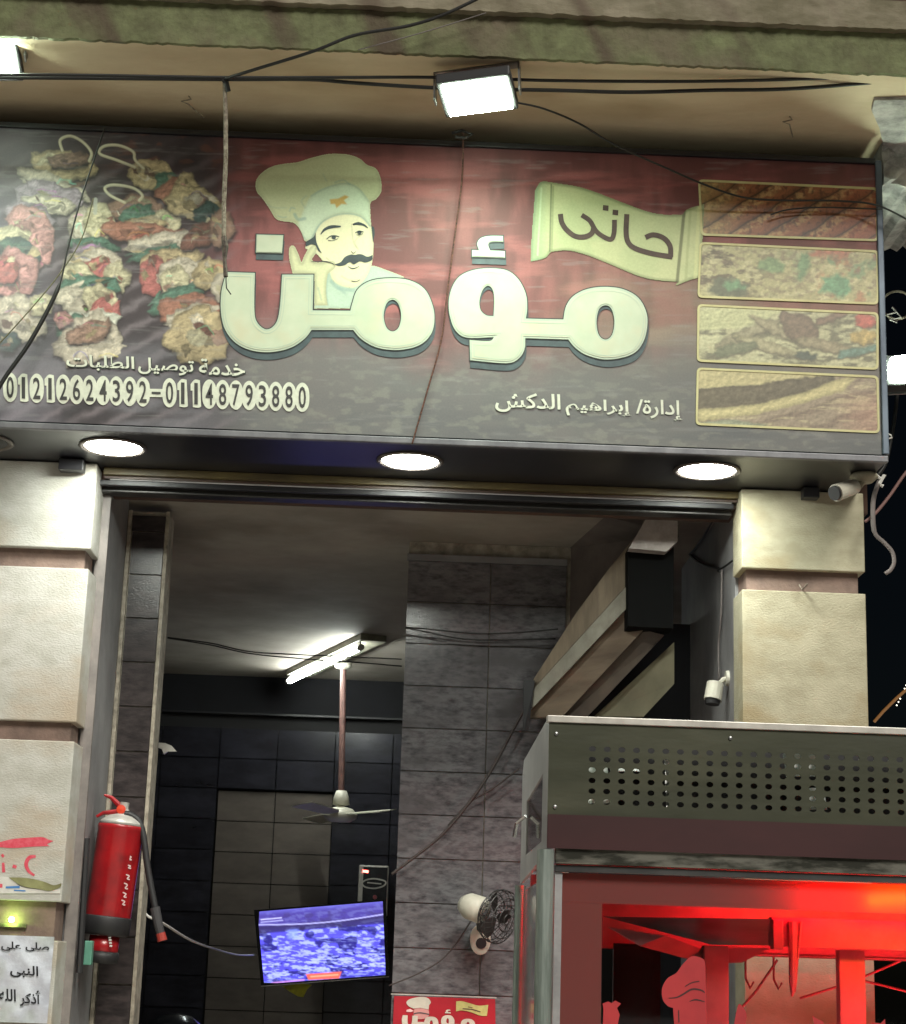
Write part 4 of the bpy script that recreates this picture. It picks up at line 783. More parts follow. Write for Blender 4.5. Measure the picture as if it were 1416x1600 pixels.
# ---------------------------------------------------------------- television and things on the back wall
Yt = 11.0; TV = [(397, 1422), (603, 1405), (608, 1526), (408, 1541)]
tv = thing('television', 'tilted flat television showing a crowd in violet light on the back wall', 'television', tuple(at(502, 1473, Yt)))
c_ = [at(x, y, Yt) for x, y in TV]; MB().prism(c_, (0, .05, 0)).build('casing', mat('tv_black', lin(20, 20, 22), None, 9, .35), tv)
def shrink(P, k):
    P = [Vector(p) for p in P]; c = sum(P, Vector((0, 0)))/4; return [p+(c-p).normalized()*k*1.4 for p in P]
ins = shrink(TV, 3.4)
def tv_art(px, py):
    A = Art(px, py); v = (py-(1422-(px-397)*.082))/118; n = fbm(px*.5, py*1.5, 5, 1, 4); n2 = fbm(px*.6, py, 10, 3, 3)
    A.c[:] = lin(70, 66, 190); A.mix(lin(140, 150, 250), sm(n, .48, .66)*.9); A.mix(lin(22, 18, 70), sm(n2, .55, .68)*.8)
    A.mix(lin(150, 160, 255), sm(fbm(px*.35, py*1.9, 4, 5, 3), .55, .7)*sm(v, .35, .8)*.8)
    A.mix(lin(60, 50, 110), sm(v, .34, .2)*.85); A.mix(lin(96, 96, 190), sm(v, .1, .0)*.6); A.mix(lin(40, 34, 66), sm(abs(v-.27), .07, .03)*.85); A.mix(lin(170, 170, 230), sm(abs(v-.2-.04*np.cos((px-500)/60)), .014, .004)*.6)
    A.mix(lin(120, 140, 240), sm(abs(px-458), 12, 4)*sm(abs(v-.36), .08, .04)*.6)
    A.mix(lin(34, 32, 110), sm(v, .9, .98)*.5)
    A.poly([(478, 1522), (534, 1518), (530, 1529), (482, 1531)], lin(190, 84, 70), 1); A.line([(486, 1526), (528, 1523)], 2, lin(230, 150, 120), .8)
    A.line([(408, 1437), (440, 1434)], 1.4, lin(200, 200, 240), .7); A.line([(408, 1441), (442, 1438)], 1.2, lin(190, 190, 240), .6); A.line([(425, 1536), (475, 1531)], 2.5, lin(180, 120, 190), .7)
    return A.c
xs = [p.x for p in ins]; ys = [p.y for p in ins]
patch('screen', X(min(xs), 1500, Yt), X(max(xs), 1500, Yt), Z(500, max(ys), Yt), Z(500, min(ys)-4, Yt), Yt-.002, .0042, tv_art, print_mat('tv_picture', .3, emit=1.15, grain=.05), tv, mask=in_any(ins))
flat(MB(), [[Vector(p) for p in TV], shrink(TV, 4.2)], Yt-.007, .006).build('bezel', mat('bezel', lin(24, 24, 26), None, 9, .25), tv)
e = MB(); stroke(e, [TV[3], TV[2]], 1.6, Yt-.0075); e.build('bezel_edge', M['silver'], tv)
cc = at(503, 1473, Yt+.05); MB().box(cc.x-.05, cc.x+.05, cc.y+.002, Yb+.02, cc.z-.08, cc.z+.08).build('wall_bracket', M['rubber'], tv)
sb = thing('voltage_regulator', 'small white and black voltage box with glowing red digits above the television', 'electrical box', tuple(at(583, 1420, 11.3)))
Ys_ = 11.35; x0, x1, z1, z0_ = X(560, 1380, Ys_), X(607, 1380, Ys_), Z(583, 1352, Ys_), Z(583, 1430, Ys_)
MB().cbox(x0, x1, Ys_, Ys_+.18, z0_, z1, .008).build('case', M['silver'], sb); MB().box(x0+.028, x1-.008, Ys_-.004, Ys_-.001, z0_+.01, z1-.012).build('front_panel', mat('panel_black', lin(40, 42, 46), lin(30, 30, 34), 20, .25), sb)
b = MB(); stroke(b, [(566, 1380), (572, 1375), (585, 1373), (600, 1376), (603, 1380), (598, 1385), (585, 1388), (571, 1386)], 2.4, Ys_-.006, closed=True); b.build('oval_emblem', M['silver'], sb)
b = MB(); stroke(b, [(574, 1379), (596, 1381)], 2, Ys_-.0055); b.build('emblem_bar', M['silver'], sb)
b = MB(); stroke(b, [(567, 1361), (576, 1362)], 4, Ys_-.006); b.build('red_digits', emis('red_digits', (1, .08, .06), 6), sb)
MB().lathe([(0, .004), (.012, .004), (.014, -.004)], Matrix.Translation(at(586, 1402, Ys_-.006)) @ Matrix.Rotation(math.pi/2, 4, 'X'), 12).build('knob', mat('knob_red', lin(140, 70, 76), None, 8, .4), sb)
yb = thing('yellow_bag', 'crumpled yellow plastic bag hanging under the television', 'bag', tuple(at(465, 1550, 11.1)))
P = [at(x, y, 11.06) for x, y in ((441, 1541), (452, 1549), (466, 1557), (474, 1558), (480, 1546), (487, 1539), (470, 1536))]; MB().prism(P, (0, .03, 0)).build('bag_body', mat('yellow_plastic', lin(214, 206, 20), lin(180, 170, 16), 30, .4), yb)
# metal dome lid seen at the bottom
dm = at(272, 1612, 9.2); dl = thing('dish_lid', 'dark shiny domed lid with a pale rim at the bottom left of the shop', 'lid', tuple(dm))
MB().lathe([(.145, .0), (.13, .035), (.08, .075), (0, .09)], Matrix.Translation(dm), 28).build('dome', mat('dark_lid', lin(50, 54, 60), None, 8, .2, metal=.7), dl, smooth=True); MB().lathe([(.15, -.004), (.153, .0), (.15, .004), (.144, 0)], Matrix.Translation(dm), 28).build('rim', M['silver'], dl)
MB().cbox(dm.x-.35, dm.x+.35, dm.y-.3, dm.y+.3, .165, dm.z-.004, .01).build('counter', M['black'], label='low black counter under the domed lid inside the shop', cat='counter')
# small sign on the tiled pillar
Ym = Yc-.02; q = [(616, 1556), (774, 1561), (775, 1660), (612, 1655)]
ms = thing('small_sign', 'small red shop sign with chef hat and white lettering on the tiled pillar', 'sign', tuple(at(694, 1600, Ym)))
P = [at(x, y, Ym) for x, y in q]; MB().prism(P, (0, .012, 0)).build('board', mat('small_sign_red', lin(170, 28, 44), lin(150, 22, 36), 6, .4), ms)
b = MB(); stroke(b, [(611, 1553), (700, 1556), (776, 1559)], 2, Ym-.002); b.build('top_edge', M['silver'], ms)
s_ = lambda pts: [(600+p[0]/7.08, 1540+p[1]/7.08, *p[2:]) for p in pts]
flat(MB(), [outline(s_([(330, 255), (270, 225, 1), (250, 180, 1), (300, 145, 1), (400, 125, 1), (480, 135, 1), (520, 180, 1), (500, 215), (495, 265), (400, 245)]))], Ym-.003, .001).build('chef_hat', M['white'], ms)
flat(MB(), [outline(s_([(335, 262), (400, 250, 1), (495, 270), (500, 320, 1), (470, 360, 1), (380, 370, 1), (330, 330, 1)]))], Ym-.0028, .001).build('chef_face', mat('pale_skin', lin(196, 140, 136), None, 8, .5), ms)
b = MB(); stroke(b, s_([(330, 312), (400, 300), (500, 318)]), 1.6, Ym-.0045); b.build('moustache', hair, ms)
flat(MB(), [outline(s_([(250, 270), (290, 258), (330, 280), (300, 292), (250, 290)]))], Ym-.003, .001).build('hand', mat('pale_skin_light', lin(230, 190, 190), None, 8, .5), ms)
flat(MB(), [outline(s_([(800, 175), (860, 172, 1), (950, 195, 1), (1050, 222, 1), (1155, 212), (1140, 335), (1060, 330, 1), (950, 290, 1), (860, 275, 1), (798, 285)]))], Ym-.003, .001).build('ribbon', mat('small_ribbon', lin(190, 186, 116), lin(170, 166, 100), 40, .5), ms)
b = MB(); stroke(b, s_([(870, 255), (960, 262), (1000, 270), (1070, 290)]), 1.6, Ym-.0045); stroke(b, s_([(930, 235), (980, 245)]), 1, Ym-.0045); b.build('ribbon_text', st_, ms)
# same word on the small sign, scaled copy of the outlines
def small(P, cx=0): return [Vector((628+(p.x-345)*.172-(0), 1586+(p.y-425)*.172+(p.x-345)*.003)) for p in P]
for nme, loops in lw:
    if nme == 'noon_dot': continue
    flat(MB(), [small(l) for l in loops], Ym-.0042, .001).build('letter', M['white'], ms)
# wall fan on the tiled pillar
wf = thing('wall_fan', 'white oscillating wall fan with dark grille mounted on the tiled pillar', 'fan', tuple(at(752, 1475, Yc-.02)))
Ybk = Yc-.02; c0 = at(752, 1472, Ybk); b = MB()
P = [at(p[0], p[1], Ybk-.04) for p in catmull(ell(751, 1468, 16, 24, 0, 14, 0), 2)]; MB().prism(P, (0, .045, 0)).build('base', M['white'], wf)
MB().lathe([(.0, -.02), (.02, -.018), (.022, 0)], Matrix.Translation(at(752, 1474, Ybk-.045)) @ Matrix.Rotation(-math.pi/2, 4, 'X') @ Matrix.Rotation(math.pi, 4, 'X'), 16).build('knob', M['rubber'], wf)
hd = at(757, 1424, Yc-.22); dirv = Vector((.72, -.62, -.25)).normalized(); mh = frame_of(hd, dirv)
MB().tube([at(751, 1452, Ybk-.03), at(750, 1440, Yc-.12), hd], .016, 8).build('arm', M['rubber'], wf)
MB().lathe([(0, -.12), (.035, -.112), (.052, -.08), (.054, -.02), (.04, .0)], mh, 20).build('motor', M['white'], wf, smooth=True)
cg = MB(); gm_ = mat('fan_grille', lin(38, 36, 35), None, 8, .5)
for r_, zz in ((.105, .09), (.105, .07), (.1, .055), (.08, .035), (.05, .02), (.08, .108), (.05, .118), (.02, .12)):
    cg.tube([mh @ Vector((r_*math.cos(k*math.pi/12), r_*math.sin(k*math.pi/12), zz)) for k in range(25)], .0022, 4, False)
cg.build('cage_rings', gm_, wf)
sp = MB()
for k in range(28):
    an = k*2*math.pi/28; cs, sn = math.cos(an), math.sin(an); sp.tube([mh @ Vector((r_*cs, r_*sn, zz)) for r_, zz in ((.02, .01), (.08, .035), (.104, .06), (.105, .09), (.08, .108), (.02, .12))], .0012, 4, False)
sp.build('cage_spokes', gm_, wf, kind='stuff')
for k in range(3):
    an = k*2.094; e1 = Vector((math.cos(an), math.sin(an), 0)); e2 = Vector((-math.sin(an), math.cos(an), .35)).normalized()
    P = [mh @ (Vector((0, 0, .06))+e1*u+e2*v) for u, v in ((.01, -.01), (.05, -.035), (.09, -.03), (.092, .02), (.06, .03), (.01, .01))]; MB().prism(P, dirv*.002).build('blade', gm_, wf)

# ---------------------------------------------------------------- fire extinguisher on the left jamb
Ye = 6.82; pb, pt = at(168, 1437, Ye), at(190, 1290, Ye); axe = (pt-pb); H = axe.length
fe = thing('fire_extinguisher', 'scuffed red fire extinguisher with black hose hung on the left side of the opening', 'extinguisher', tuple(pb)); me_ = frame_of(pb, axe, (0, 1, 0)); R = .083
MB().lathe([(R*.96, 0), (R, .008), (R, H-.02), (R*1.02, H-.016), (R*1.02, H-.006), (R, H)], me_, 36).build('cylinder', M['red'], fe, smooth=True)
MB().lathe([(R, H), (R*.94, H+.014), (R*.6, H+.034), (R*.25, H+.042), (.02, H+.06)], me_, 36).build('shoulder', M['silver'], fe, smooth=True)
MB().lathe([(R*1.02, .012), (R*1.05, .006), (R*1.03, -.048), (R*.9, -.056), (R*.7, -.057)], me_, 36).build('skirt', M['rubber'], fe, smooth=True)
MB().lathe([(R*.66, -.058), (R*.66, -.11), (R*.6, -.118)], me_, 30).build('lower_drum', M['red'], fe, smooth=True)
MB().lathe([(R*.7, -.112), (R*.74, -.13), (R*.7, -.15), (R*.3, -.155)], me_, 30).build('foot_ring', M['rubber'], fe, smooth=True)
b = MB()
for k in range(5): b.tube([at(169+.6*k, 1460+k*4.5, Ye-.062), at(173+.6*k, 1460.5+k*4.5, Ye-.062)], .0035, 5)
b.build('gauge_marks', M['wcable'], fe, kind='stuff')
tk = me_ @ Vector((0, 0, H+.06)); MB().tube([me_ @ Vector((0, 0, H+.04)), me_ @ Vector((0, 0, H+.085))], .017, 12).build('valve', M['silver'], fe)
def pr(pts, Y=Ye): return [at(x, y, Y) for x, y in pts]
MB().tube(pr([(192, 1264), (183, 1255), (174, 1246), (163, 1242)]), [.011, .010, .008, .004], 8).build('top_lever', M['red'], fe)
MB().tube(pr([(192, 1268), (178, 1269), (162, 1270), (151, 1276)]), [.012, .010, .008, .005], 8).build('carry_handle', M['red'], fe)
MB().lathe([(.0, -.014), (.017, -.012), (.017, .012), (0, .014)], Matrix.Translation(at(190, 1265, Ye-.01)) @ Matrix.Rotation(math.pi/2, 4, 'X'), 14).build('pressure_gauge', mat('orange_red', lin(200, 60, 34), None, 8, .4), fe)
MB().tube([Vector(p) for p in catmull(pr([(195, 1272), (206, 1274), (217, 1284), (224, 1305), (230, 1350), (237, 1390), (243, 1420)], Ye-.02), 5, False)], .0125, 10).build('hose', M['rubber'], fe, smooth=True)
MB().tube(pr([(242, 1418), (248, 1446), (251, 1458)], Ye-.02), [.019, .017, .015], 12).build('nozzle', mat('nozzle_grey', lin(60, 58, 60), None, 8, .5), fe); MB().tube(pr([(251, 1458), (254, 1470)], Ye-.02), [.017, .018], 12).build('nozzle_tip', mat('nozzle_red', lin(150, 50, 40), None, 8, .5), fe)
for i, s_l in enumerate([(203, 1340, 5), (202, 1354, 4), (200, 1370, 6), (197, 1384, 7), (195, 1398, 6), (193, 1410, 6)]):
    x, y, r_ = s_l; b = MB(); Yx = Ye-.083*math.cos(math.asin(min(.95, abs(x-177)/36)))-.003
    stroke(b, [(x-3, y-r_*.6), (x+2, y-r_*.2), (x-1, y+r_*.5), (x+3, y+r_*.7)], 2, Yx); b.build('printed_mark', mat('mark_white', lin(196, 170, 168), None, 20, .6) if i == 0 else bpy.data.materials['mark_white'], fe)
br = at(150, 1360, 6.9); MB().box(X(163, 1400, 6.9), X(170, 1400, 6.9), 6.9, 6.93, Z(150, 1440, 6.9), Z(150, 1300, 6.9)).build('wall_hook', M['steel'], fe)
jb = MB().cbox(X(135, 1480, 6.72), X(147, 1480, 6.72), 6.68, 6.72, Z(140, 1508, 6.7), Z(140, 1470, 6.7), .003).build('junction_box', mat('green_plastic', lin(96, 150, 130), lin(80, 130, 112), 20, .5), label='small pale green box on the jamb below the fire extinguisher', cat='box')
pc = MB().tube([at(136, 1310, 6.64), at(131, 1400, 6.64), at(124, 1520, 6.64)], .012, 8).build('conduit', M['rubber'], label='dark vertical conduit between the left pillar and the fire extinguisher', cat='pipe')
br2 = thing('broken_bracket', 'pale broken metal bracket sticking out of the dark tiled pier edge', 'bracket', tuple(at(250, 1167, 7.38)))
MB().prism([at(x, y, 7.36) for x, y in ((243, 1160), (258, 1161), (268, 1165), (276, 1174), (262, 1174), (256, 1178), (253, 1170), (243, 1166))], (0, .02, 0)).build('plate', M['silver'], br2)

# ---------------------------------------------------------------- cables and hanging bits
def cable(name, label, cat, pts, Y, w, m, group=None, n=8):
    """pts in picture coordinates, Y one depth or a list of depths"""
    ys = Y if isinstance(Y, (list, tuple)) else [Y]*len(pts)
    P = catmull([at(p[0], p[1], y) for p, y in zip(pts, ys)], 8, False) if len(pts) > 2 else [at(p[0], p[1], y) for p, y in zip(pts, ys)]
    return MB().tube(P, w, n).build(name, m, label=label, cat=cat, smooth=True, group=group)
cable('power_cable', 'upper of the two black cables strung across above the sign', 'cable', [(-40, 117), (100, 117), (350, 121), (500, 121), (700, 121), (870, 126), (1100, 127), (1300, 122), (1450, 118)], 5.58, .0055, M['cable'])
cable('power_cable', 'lower twisted black cable sagging behind the middle floodlight', 'cable', [(-40, 121), (120, 122), (350, 124), (480, 124), (560, 130), (700, 138), (860, 141), (985, 144), (1110, 141), (1250, 138), (1450, 121)], 5.6, .0065, M['cable'])
cable('power_cable', 'black cable rising from the tie over the hanging rod to the top edge', 'cable', [(352, 123), (400, 108), (490, 80), (555, 55), (640, 40), (700, 20), (770, -14)], [5.58, 5.5, 5.44, 5.42, 5.4, 5.38, 5.36], .0055, M['cable'])
cable('thin_wire', 'thin grey strand as the faint shadow of the rising cable on the mossy edge', 'wire', [(560, 78), (620, 62), (680, 45), (760, 20)], 5.46, .002, M['gcable'])  # thin tube put in for the faint shadow of the rising cable
cable('lamp_cable', 'thin black cable curving from the middle floodlight over the ribbon to the kofta photo', 'cable', [(806, 160), (850, 170), (905, 193), (960, 226), (1040, 262), (1100, 288), (1160, 308), (1220, 313), (1310, 314), (1374, 322), (1440, 356)], [5.62, 5.65, 5.72, 5.78, 5.85, 5.9, 5.94, 5.95, 5.95, 5.93, 5.9], .0036, M['cable'])
cable('thin_wire', 'short black wire lying across the kofta photo to the sign edge', 'wire', [(1205, 335), (1235, 327), (1290, 324), (1378, 327)], 5.97, .0028, M['cable'])
cable('slack_wire', 'thick slack black wire hanging diagonally across the kebab picture', 'wire', [(164, 200), (127, 310), (107, 385), (91, 450), (49, 531), (6, 593), (-20, 640)], [5.9]*7, [.003]*24+[.0075]*20+[.006]*5, M['cable'])
cable('slack_wire', 'thinner pale brown wire beside the thick one across the kebab picture', 'wire', [(146, 310), (128, 372), (94, 427), (49, 482), (-10, 547)], 5.93, .0022, mat('olive_wire', lin(96, 92, 66), None, 8, .6))
cable('hanging_rope', 'dark frayed rope hanging down across the middle of the red sign', 'rope', [(724, 206), (722, 280), (712, 360), (700, 450), (690, 530), (668, 610), (644, 694)], 5.955, .0032, mat('rope', lin(118, 78, 66), lin(60, 44, 40), 120, .9))
hr = thing('hanging_rod', 'weathered thin metal rod hanging from the cables left of the chef', 'rod', tuple(at(352, 128, 5.6)))
MB().tube([at(351, 126, 5.6), at(353, 180, 5.62), at(353, 250, 5.64), at(350, 320, 5.66), at(350, 372, 5.67)], .0075, 8).build('shaft', M['rust'], hr)
MB().tube([at(350, 370, 5.67), at(352, 385, 5.67), at(351, 405, 5.67), at(353, 432, 5.67)], [.009, .012, .006, .008], 8).build('twisted_end', mat('rod_end', lin(96, 84, 74), lin(52, 44, 40), 60, .7), hr)
MB().tube([at(353, 430, 5.67), at(354, 450, 5.67), at(361, 460, 5.67)], .002, 6).build('tail', M['cable'], hr)
MB().tube([at(346, 121, 5.585), at(354, 129, 5.59), at(357, 143, 5.6)], .009, 8).build('tie', M['cable'], hr)
kn = MB().tube([at(706, 208, 5.9), at(722, 204, 5.9), at(738, 210, 5.9), at(728, 216, 5.9), at(712, 214, 5.9)], .006, 8).build('wire_knot', M['cable'], label='dark knot of wire over the top edge of the sign below the floodlight', cat='wire')
# inside
cable('thin_wire', 'upper black wire stretched across the glossy tiles of the middle pillar', 'wire', [(634, 980), (680, 984), (740, 990), (800, 989), (872, 983)], 7.52, .0032, M['cable'])
cable('thin_wire', 'lower sagging black wire across the glossy tiles of the middle pillar', 'wire', [(634, 981), (660, 986), (720, 998), (780, 1000), (868, 998)], 7.54, .0032, M['cable'])
cable('thin_wire', 'upper black wire crossing in front of the tube light', 'wire', [(262, 996), (330, 1005), (390, 1018), (470, 1023), (540, 1026), (628, 1030)], 8.4, .0032, M['cable'])
cable('thin_wire', 'lower black wire crossing in front of the tube light', 'wire', [(262, 997), (330, 1008), (390, 1021), (480, 1030), (545, 1034), (628, 1041)], 8.42, .0032, M['cable'])
cable('diagonal_cable', 'thick dark cable running diagonally down the middle pillar past the wall fan', 'cable', [(850, 1060), (812, 1122), (770, 1200), (735, 1252), (690, 1305), (640, 1345), (612, 1366)], 7.53, .006, mat('dark_brown_cable', lin(60, 52, 50), None, 8, .6))
cable('diagonal_cable', 'thinner dark cable branching diagonally to the cabinet on the middle pillar', 'cable', [(812, 1200), (770, 1232), (735, 1253), (700, 1290)], 7.54, .004, bpy.data.materials['dark_brown_cable'])
cable('diagonal_cable', 'thin dark cable crossing the middle pillar just above the small red sign', 'cable', [(742, 1430), (700, 1490), (660, 1518), (608, 1540)], 7.55, .003, bpy.data.materials['dark_brown_cable'])
cable('white_cable', 'white cable sagging from the tiled pier to the television', 'cable', [(219, 1418), (232, 1432), (246, 1438), (262, 1447), (300, 1470), (340, 1484), (372, 1492), (400, 1492)], [7.3, 7.3, 7.35, 7.5, 8.3, 9.3, 10.3, 11.1], .005, M['wcable'])
def onj(px, py, off=.008):
    d = ray(px, py); return EYE + d*((rwx-off)/d.x)
def jcable(name, label, pts, w, m, off=.01):
    return MB().tube(catmull([onj(x, y, off) for x, y in pts], 8, False), w, 8).build(name, m, label=label, cat='wire', smooth=True)
jcable('looped_wire', 'dark wires looping across the grey reveal beside the duct mouth', [(1060, 835), (1070, 856), (1086, 874), (1104, 884), (1120, 887), (1126, 893)], .006, M['cable'])
jcable('looped_wire', 'thin dark wire falling from the track to the looped wires on the grey reveal', [(1113, 815), (1100, 838), (1084, 860), (1078, 864)], .004, M['cable'])
jcable('looped_wire', 'short dark wire from the small pale clip up to the right pillar edge', [(1122, 892), (1134, 884), (1145, 876)], .004, M['cable'])
jcable('camera_cable', 'thin pale cable running down the grey reveal to the small camera', [(1128, 890), (1127, 960), (1123, 1010), (1124, 1062)], .004, M['gcable'])
q = onj(1118, 1080, .05); sc = thing('security_camera', 'small white cylindrical camera pointing down on the grey reveal', 'camera', tuple(q))
g_ = lambda dx, dy, dz: q+Vector((dx, dy, dz))
MB().tube([g_(.0, 0, .03), g_(-.012, -.01, -.035)], [.032, .034], 18).build('barrel', M['white'], sc); MB().tube([g_(-.012, -.01, -.033), g_(-.014, -.012, -.052)], [.029, .026], 18).build('lens', M['rubber'], sc)
MB().tube([g_(.008, 0, .02), g_(.03, 0, .045), g_(.05, 0, .05)], .01, 8).build('arm', M['white'], sc); MB().lathe([(0, .008), (.028, .008), (.03, -.004), (0, -.004)], frame_of(g_(.046, 0, .05), (-1, 0, 0)), 16).build('mount', M['white'], sc)
# bits under and right of the sign
bl = thing('bullet_camera', 'pale bullet shaped camera under the right end of the sign', 'camera', tuple(at(1345, 750, 6.2)))
MB().lathe([(0, 0), (.045, 0), (.05, -.012), (.03, -.03), (0, -.03)], Matrix.Translation(at_z(1350, 741, zb-.003)), 20).build('mount', mat('dusty_plastic', lin(150, 144, 124), lin(120, 114, 98), 16, .6), bl, smooth=True)
MB().tube([at(1346, 752, 6.17), at(1338, 762, 6.15), at(1328, 764, 6.14)], .017, 10).build('arm', bpy.data.materials['dusty_plastic'], bl); MB().tube([at(1336, 760, 6.13), at(1306, 770, 6.08)], [.026, .031], 18).build('barrel', M['white'], bl); MB().tube([at(1306, 770, 6.08), at(1303, 771, 6.075)], .026, 18).build('lens', M['rubber'], bl)
MB().cbox(X(1254, 768, 6.38), X(1279, 768, 6.38), 6.36, 6.412, Z(1266, 779, 6.38), zb-.004, .003).build('metal_clip', M['black'], label='small black clip at the top of the right pillar', cat='clip')
MB().cbox(X(93, 728, 6.38), X(132, 728, 6.38), 6.36, 6.412, Z(112, 736, 6.38), zb-.004, .003).build('metal_clip', M['black'], label='small black clip at the top of the left pillar', cat='clip')
MB().tube([at(1249, 914, 6.44), at(1254, 921, 6.37), at(1262, 912, 6.36)], .003, 6).build('bent_nail', M['rust'], label='bent nail sticking out of the pink groove of the right pillar', cat='nail')
cable('grey_cable', 'grey cable end dangling in a curl right of the right pillar', 'cable', [(1374, 752), (1366, 775), (1364, 800), (1367, 832), (1382, 848), (1394, 862), (1397, 878), (1392, 890), (1384, 896)], 6.3, [.009]*24+[.0075]*60, M['gcable'])
cable('brown_cable', 'reddish brown cable coming in from the right edge to the sign corner', 'cable', [(1440, 715), (1416, 738), (1390, 775), (1368, 802), (1352, 815)], 6.32, .006, mat('brown_cable', lin(120, 88, 84), None, 8, .6))
MB().tube([at(1368, 742, 6.25), at(1376, 748, 6.25), at(1382, 742, 6.25), at(1374, 756, 6.25), at(1380, 760, 6.25)], .007, 6).build('plastic_tie', M['wcable'], label='crumpled white plastic tie at the lower right corner of the sign', cat='tie')
MB().tube([at(1382, 676, 6.05), at(1392, 680, 6.05), at(1394, 684, 6.05), at(1386, 686, 6.05), at(1386, 692, 6.05)], .003, 6).build('plastic_tie', M['wcable'], label='small bent white tie on the right edge of the sign above its corner', cat='tie')
MB().tube([at(1402+24*math.cos(a_), 477+22*math.sin(a_), 6.3) for a_ in [k*.3-2.4 for k in range(22)]], .0042, 6).build('wire_coil', M['rust'], label='loop of pale wire beside the right edge of the sign above the floodlight', cat='wire')
MB().tube([at(1386, 492, 6.2), at(1400, 488, 6.2), at(1394, 480, 6.2), at(1408, 496, 6.2), at(1390, 500, 6.2), at(1402, 504, 6.2)], .0035, 6).build('plastic_tie', M['gcable'], label='tangled pale tie inside the wire loop right of the sign', cat='tie')
cable('rising_cable', 'black cable curving up beside the floodlight right of the sign', 'cable', [(1404, 600), (1397, 660), (1385, 720), (1372, 742)], 6.3, .007, M['cable'])
# lights of the street far right
st2 = thing('light_string', 'string of tiny warm lights over an orange edge in the dark far right', 'lights', tuple(at(1400, 1110, 14)))
fairy = emis('fairy_glow', (1, .9, .7), 2)
for k in range(7): MB().lathe([(0, -.006), (.006, 0), (0, .006)], Matrix.Translation(at(1402+k*2.2+rr.uniform(-1, 1), 1102-k*5.2, 14)), 6).build('bulb', fairy, st2)
MB().tube([at(1366, 1128, 14), at(1380, 1112, 14), at(1400, 1092, 14), at(1425, 1070, 14)], .012, 6).build('orange_edge', emis('orange_glow', (.8, .35, .05), .06, (.12, .05, .02)), st2)

# ---------------------------------------------------------------- stainless display cabinet in front
Y0, DEP = 5.0, 1.1
kx0 = X(857, 1200, Y0); kx1 = kx0+1.75; ZT = Z(1000, 1123, Y0); Zr = Z(1000, 1134, Y0); Zm = Z(1000, 1277, Y0); Zh = Z(1000, 1330, Y0); Zc = Z(1000, 1354, Y0+.02); Zg = Z(1000, 1366, Y0+.05); Zw = Z(1100, 1417, Y0+.05)
kb = thing('display_cabinet', 'stainless steel food cabinet with perforated hood and red lit glass front', 'cabinet', ((kx0+kx1)/2, Y0+DEP/2, .13))
olive = mat('olive_steel', lin(58, 60, 44), lin(48, 50, 37), 3, .4, metal=.2, bump=.006, bscale=3.5, c3=lin(70, 70, 54), s3=5, stretch=(.4, 1, 1)); maroon = mat('maroon_steel', lin(66, 36, 38), lin(52, 29, 31), 3, .38, metal=.2, stretch=(.4, 1, 1)); sidem = mat('side_steel', lin(186, 182, 182), lin(160, 156, 158), 4, .35, metal=.3)
MB().cbox(kx0-.006, kx1, Y0-.008, Y0+.03, Zr+.001, ZT, .002).build('top_rim', M['silver'], kb)
# perforated panel with real holes
px_, pz_ = (X(949, 1200, Y0)-X(926, 1200, Y0)), (Z(1000, 1171, Y0)-Z(1000, 1187.4, Y0)); hx0 = X(926, 1172, Y0)-px_/2; hz1 = Z(926, 1170, Y0)+pz_/2; NC = int((kx1-.06-hx0)/px_); NR = 6
b = MB(); hr_x, hr_z, K8 = .0098, .0076, 12
for c in range(NC):
    for r in range(NR):
        cx, cz_ = hx0+(c+.5)*px_, hz1-(r+.5)*pz_; n0 = len(b.v)
        corner = []
        for k in range(K8):
            an = 2*math.pi*(k+.5)/K8; ux, uz = math.cos(an), math.sin(an); s = 1/max(abs(ux), abs(uz)); corner.append((cx+ux*s*px_/2, Y0, cz_+uz*s*pz_/2))
        ring = [(cx+hr_x*math.cos(2*math.pi*(k+.5)/K8), Y0, cz_+hr_z*math.sin(2*math.pi*(k+.5)/K8)) for k in range(K8)]
        back = [(p[0], Y0+.003, p[2]) for p in ring]
        fs = [(k, (k+1) % K8, K8+(k+1) % K8, K8+k) for k in range(K8)]+[(K8+k, K8+(k+1) % K8, 2*K8+(k+1) % K8, 2*K8+k) for k in range(K8)]
        b.add(corner+ring+back, fs)
        for sx_ in (-1, 1):      # fill the cell corners left by the polygonal ring
            for sz_ in (-1, 1):
                q = (cx+sx_*px_/2, Y0, cz_+sz_*pz_/2); near = sorted(corner, key=lambda p: (p[0]-q[0])**2+(p[2]-q[2])**2)[:2]; b.add([near[0], q, near[1]], [(0, 1, 2)])
hx1, hz0 = hx0+NC*px_, hz1-NR*pz_
for x0, x1, z0_, z1 in ((kx0, hx0, Zm, Zr), (hx1, kx1, Zm, Zr), (hx0, hx1, hz1, Zr), (hx0, hx1, Zm, hz0)): b.add([(x0, Y0, z0_), (x1, Y0, z0_), (x1, Y0, z1), (x0, Y0, z1)], [(0, 1, 2, 3)])
b.build('perforated_panel', olive, kb)
MB().box(kx0, kx1, Y0-.003, Y0+.006, Zh, Zm).build('lower_band', maroon, kb)
MB().box(kx0+.01, kx1, Y0+.16, Y0+.17, Zh+.02, ZT-.03).build('baffle', M['black'], kb)
light_card = mat('light_card', lin(235, 235, 235), lin(190, 190, 190), 40, .3, metal=.3)  # added pale cards standing in for the lit space behind the holes
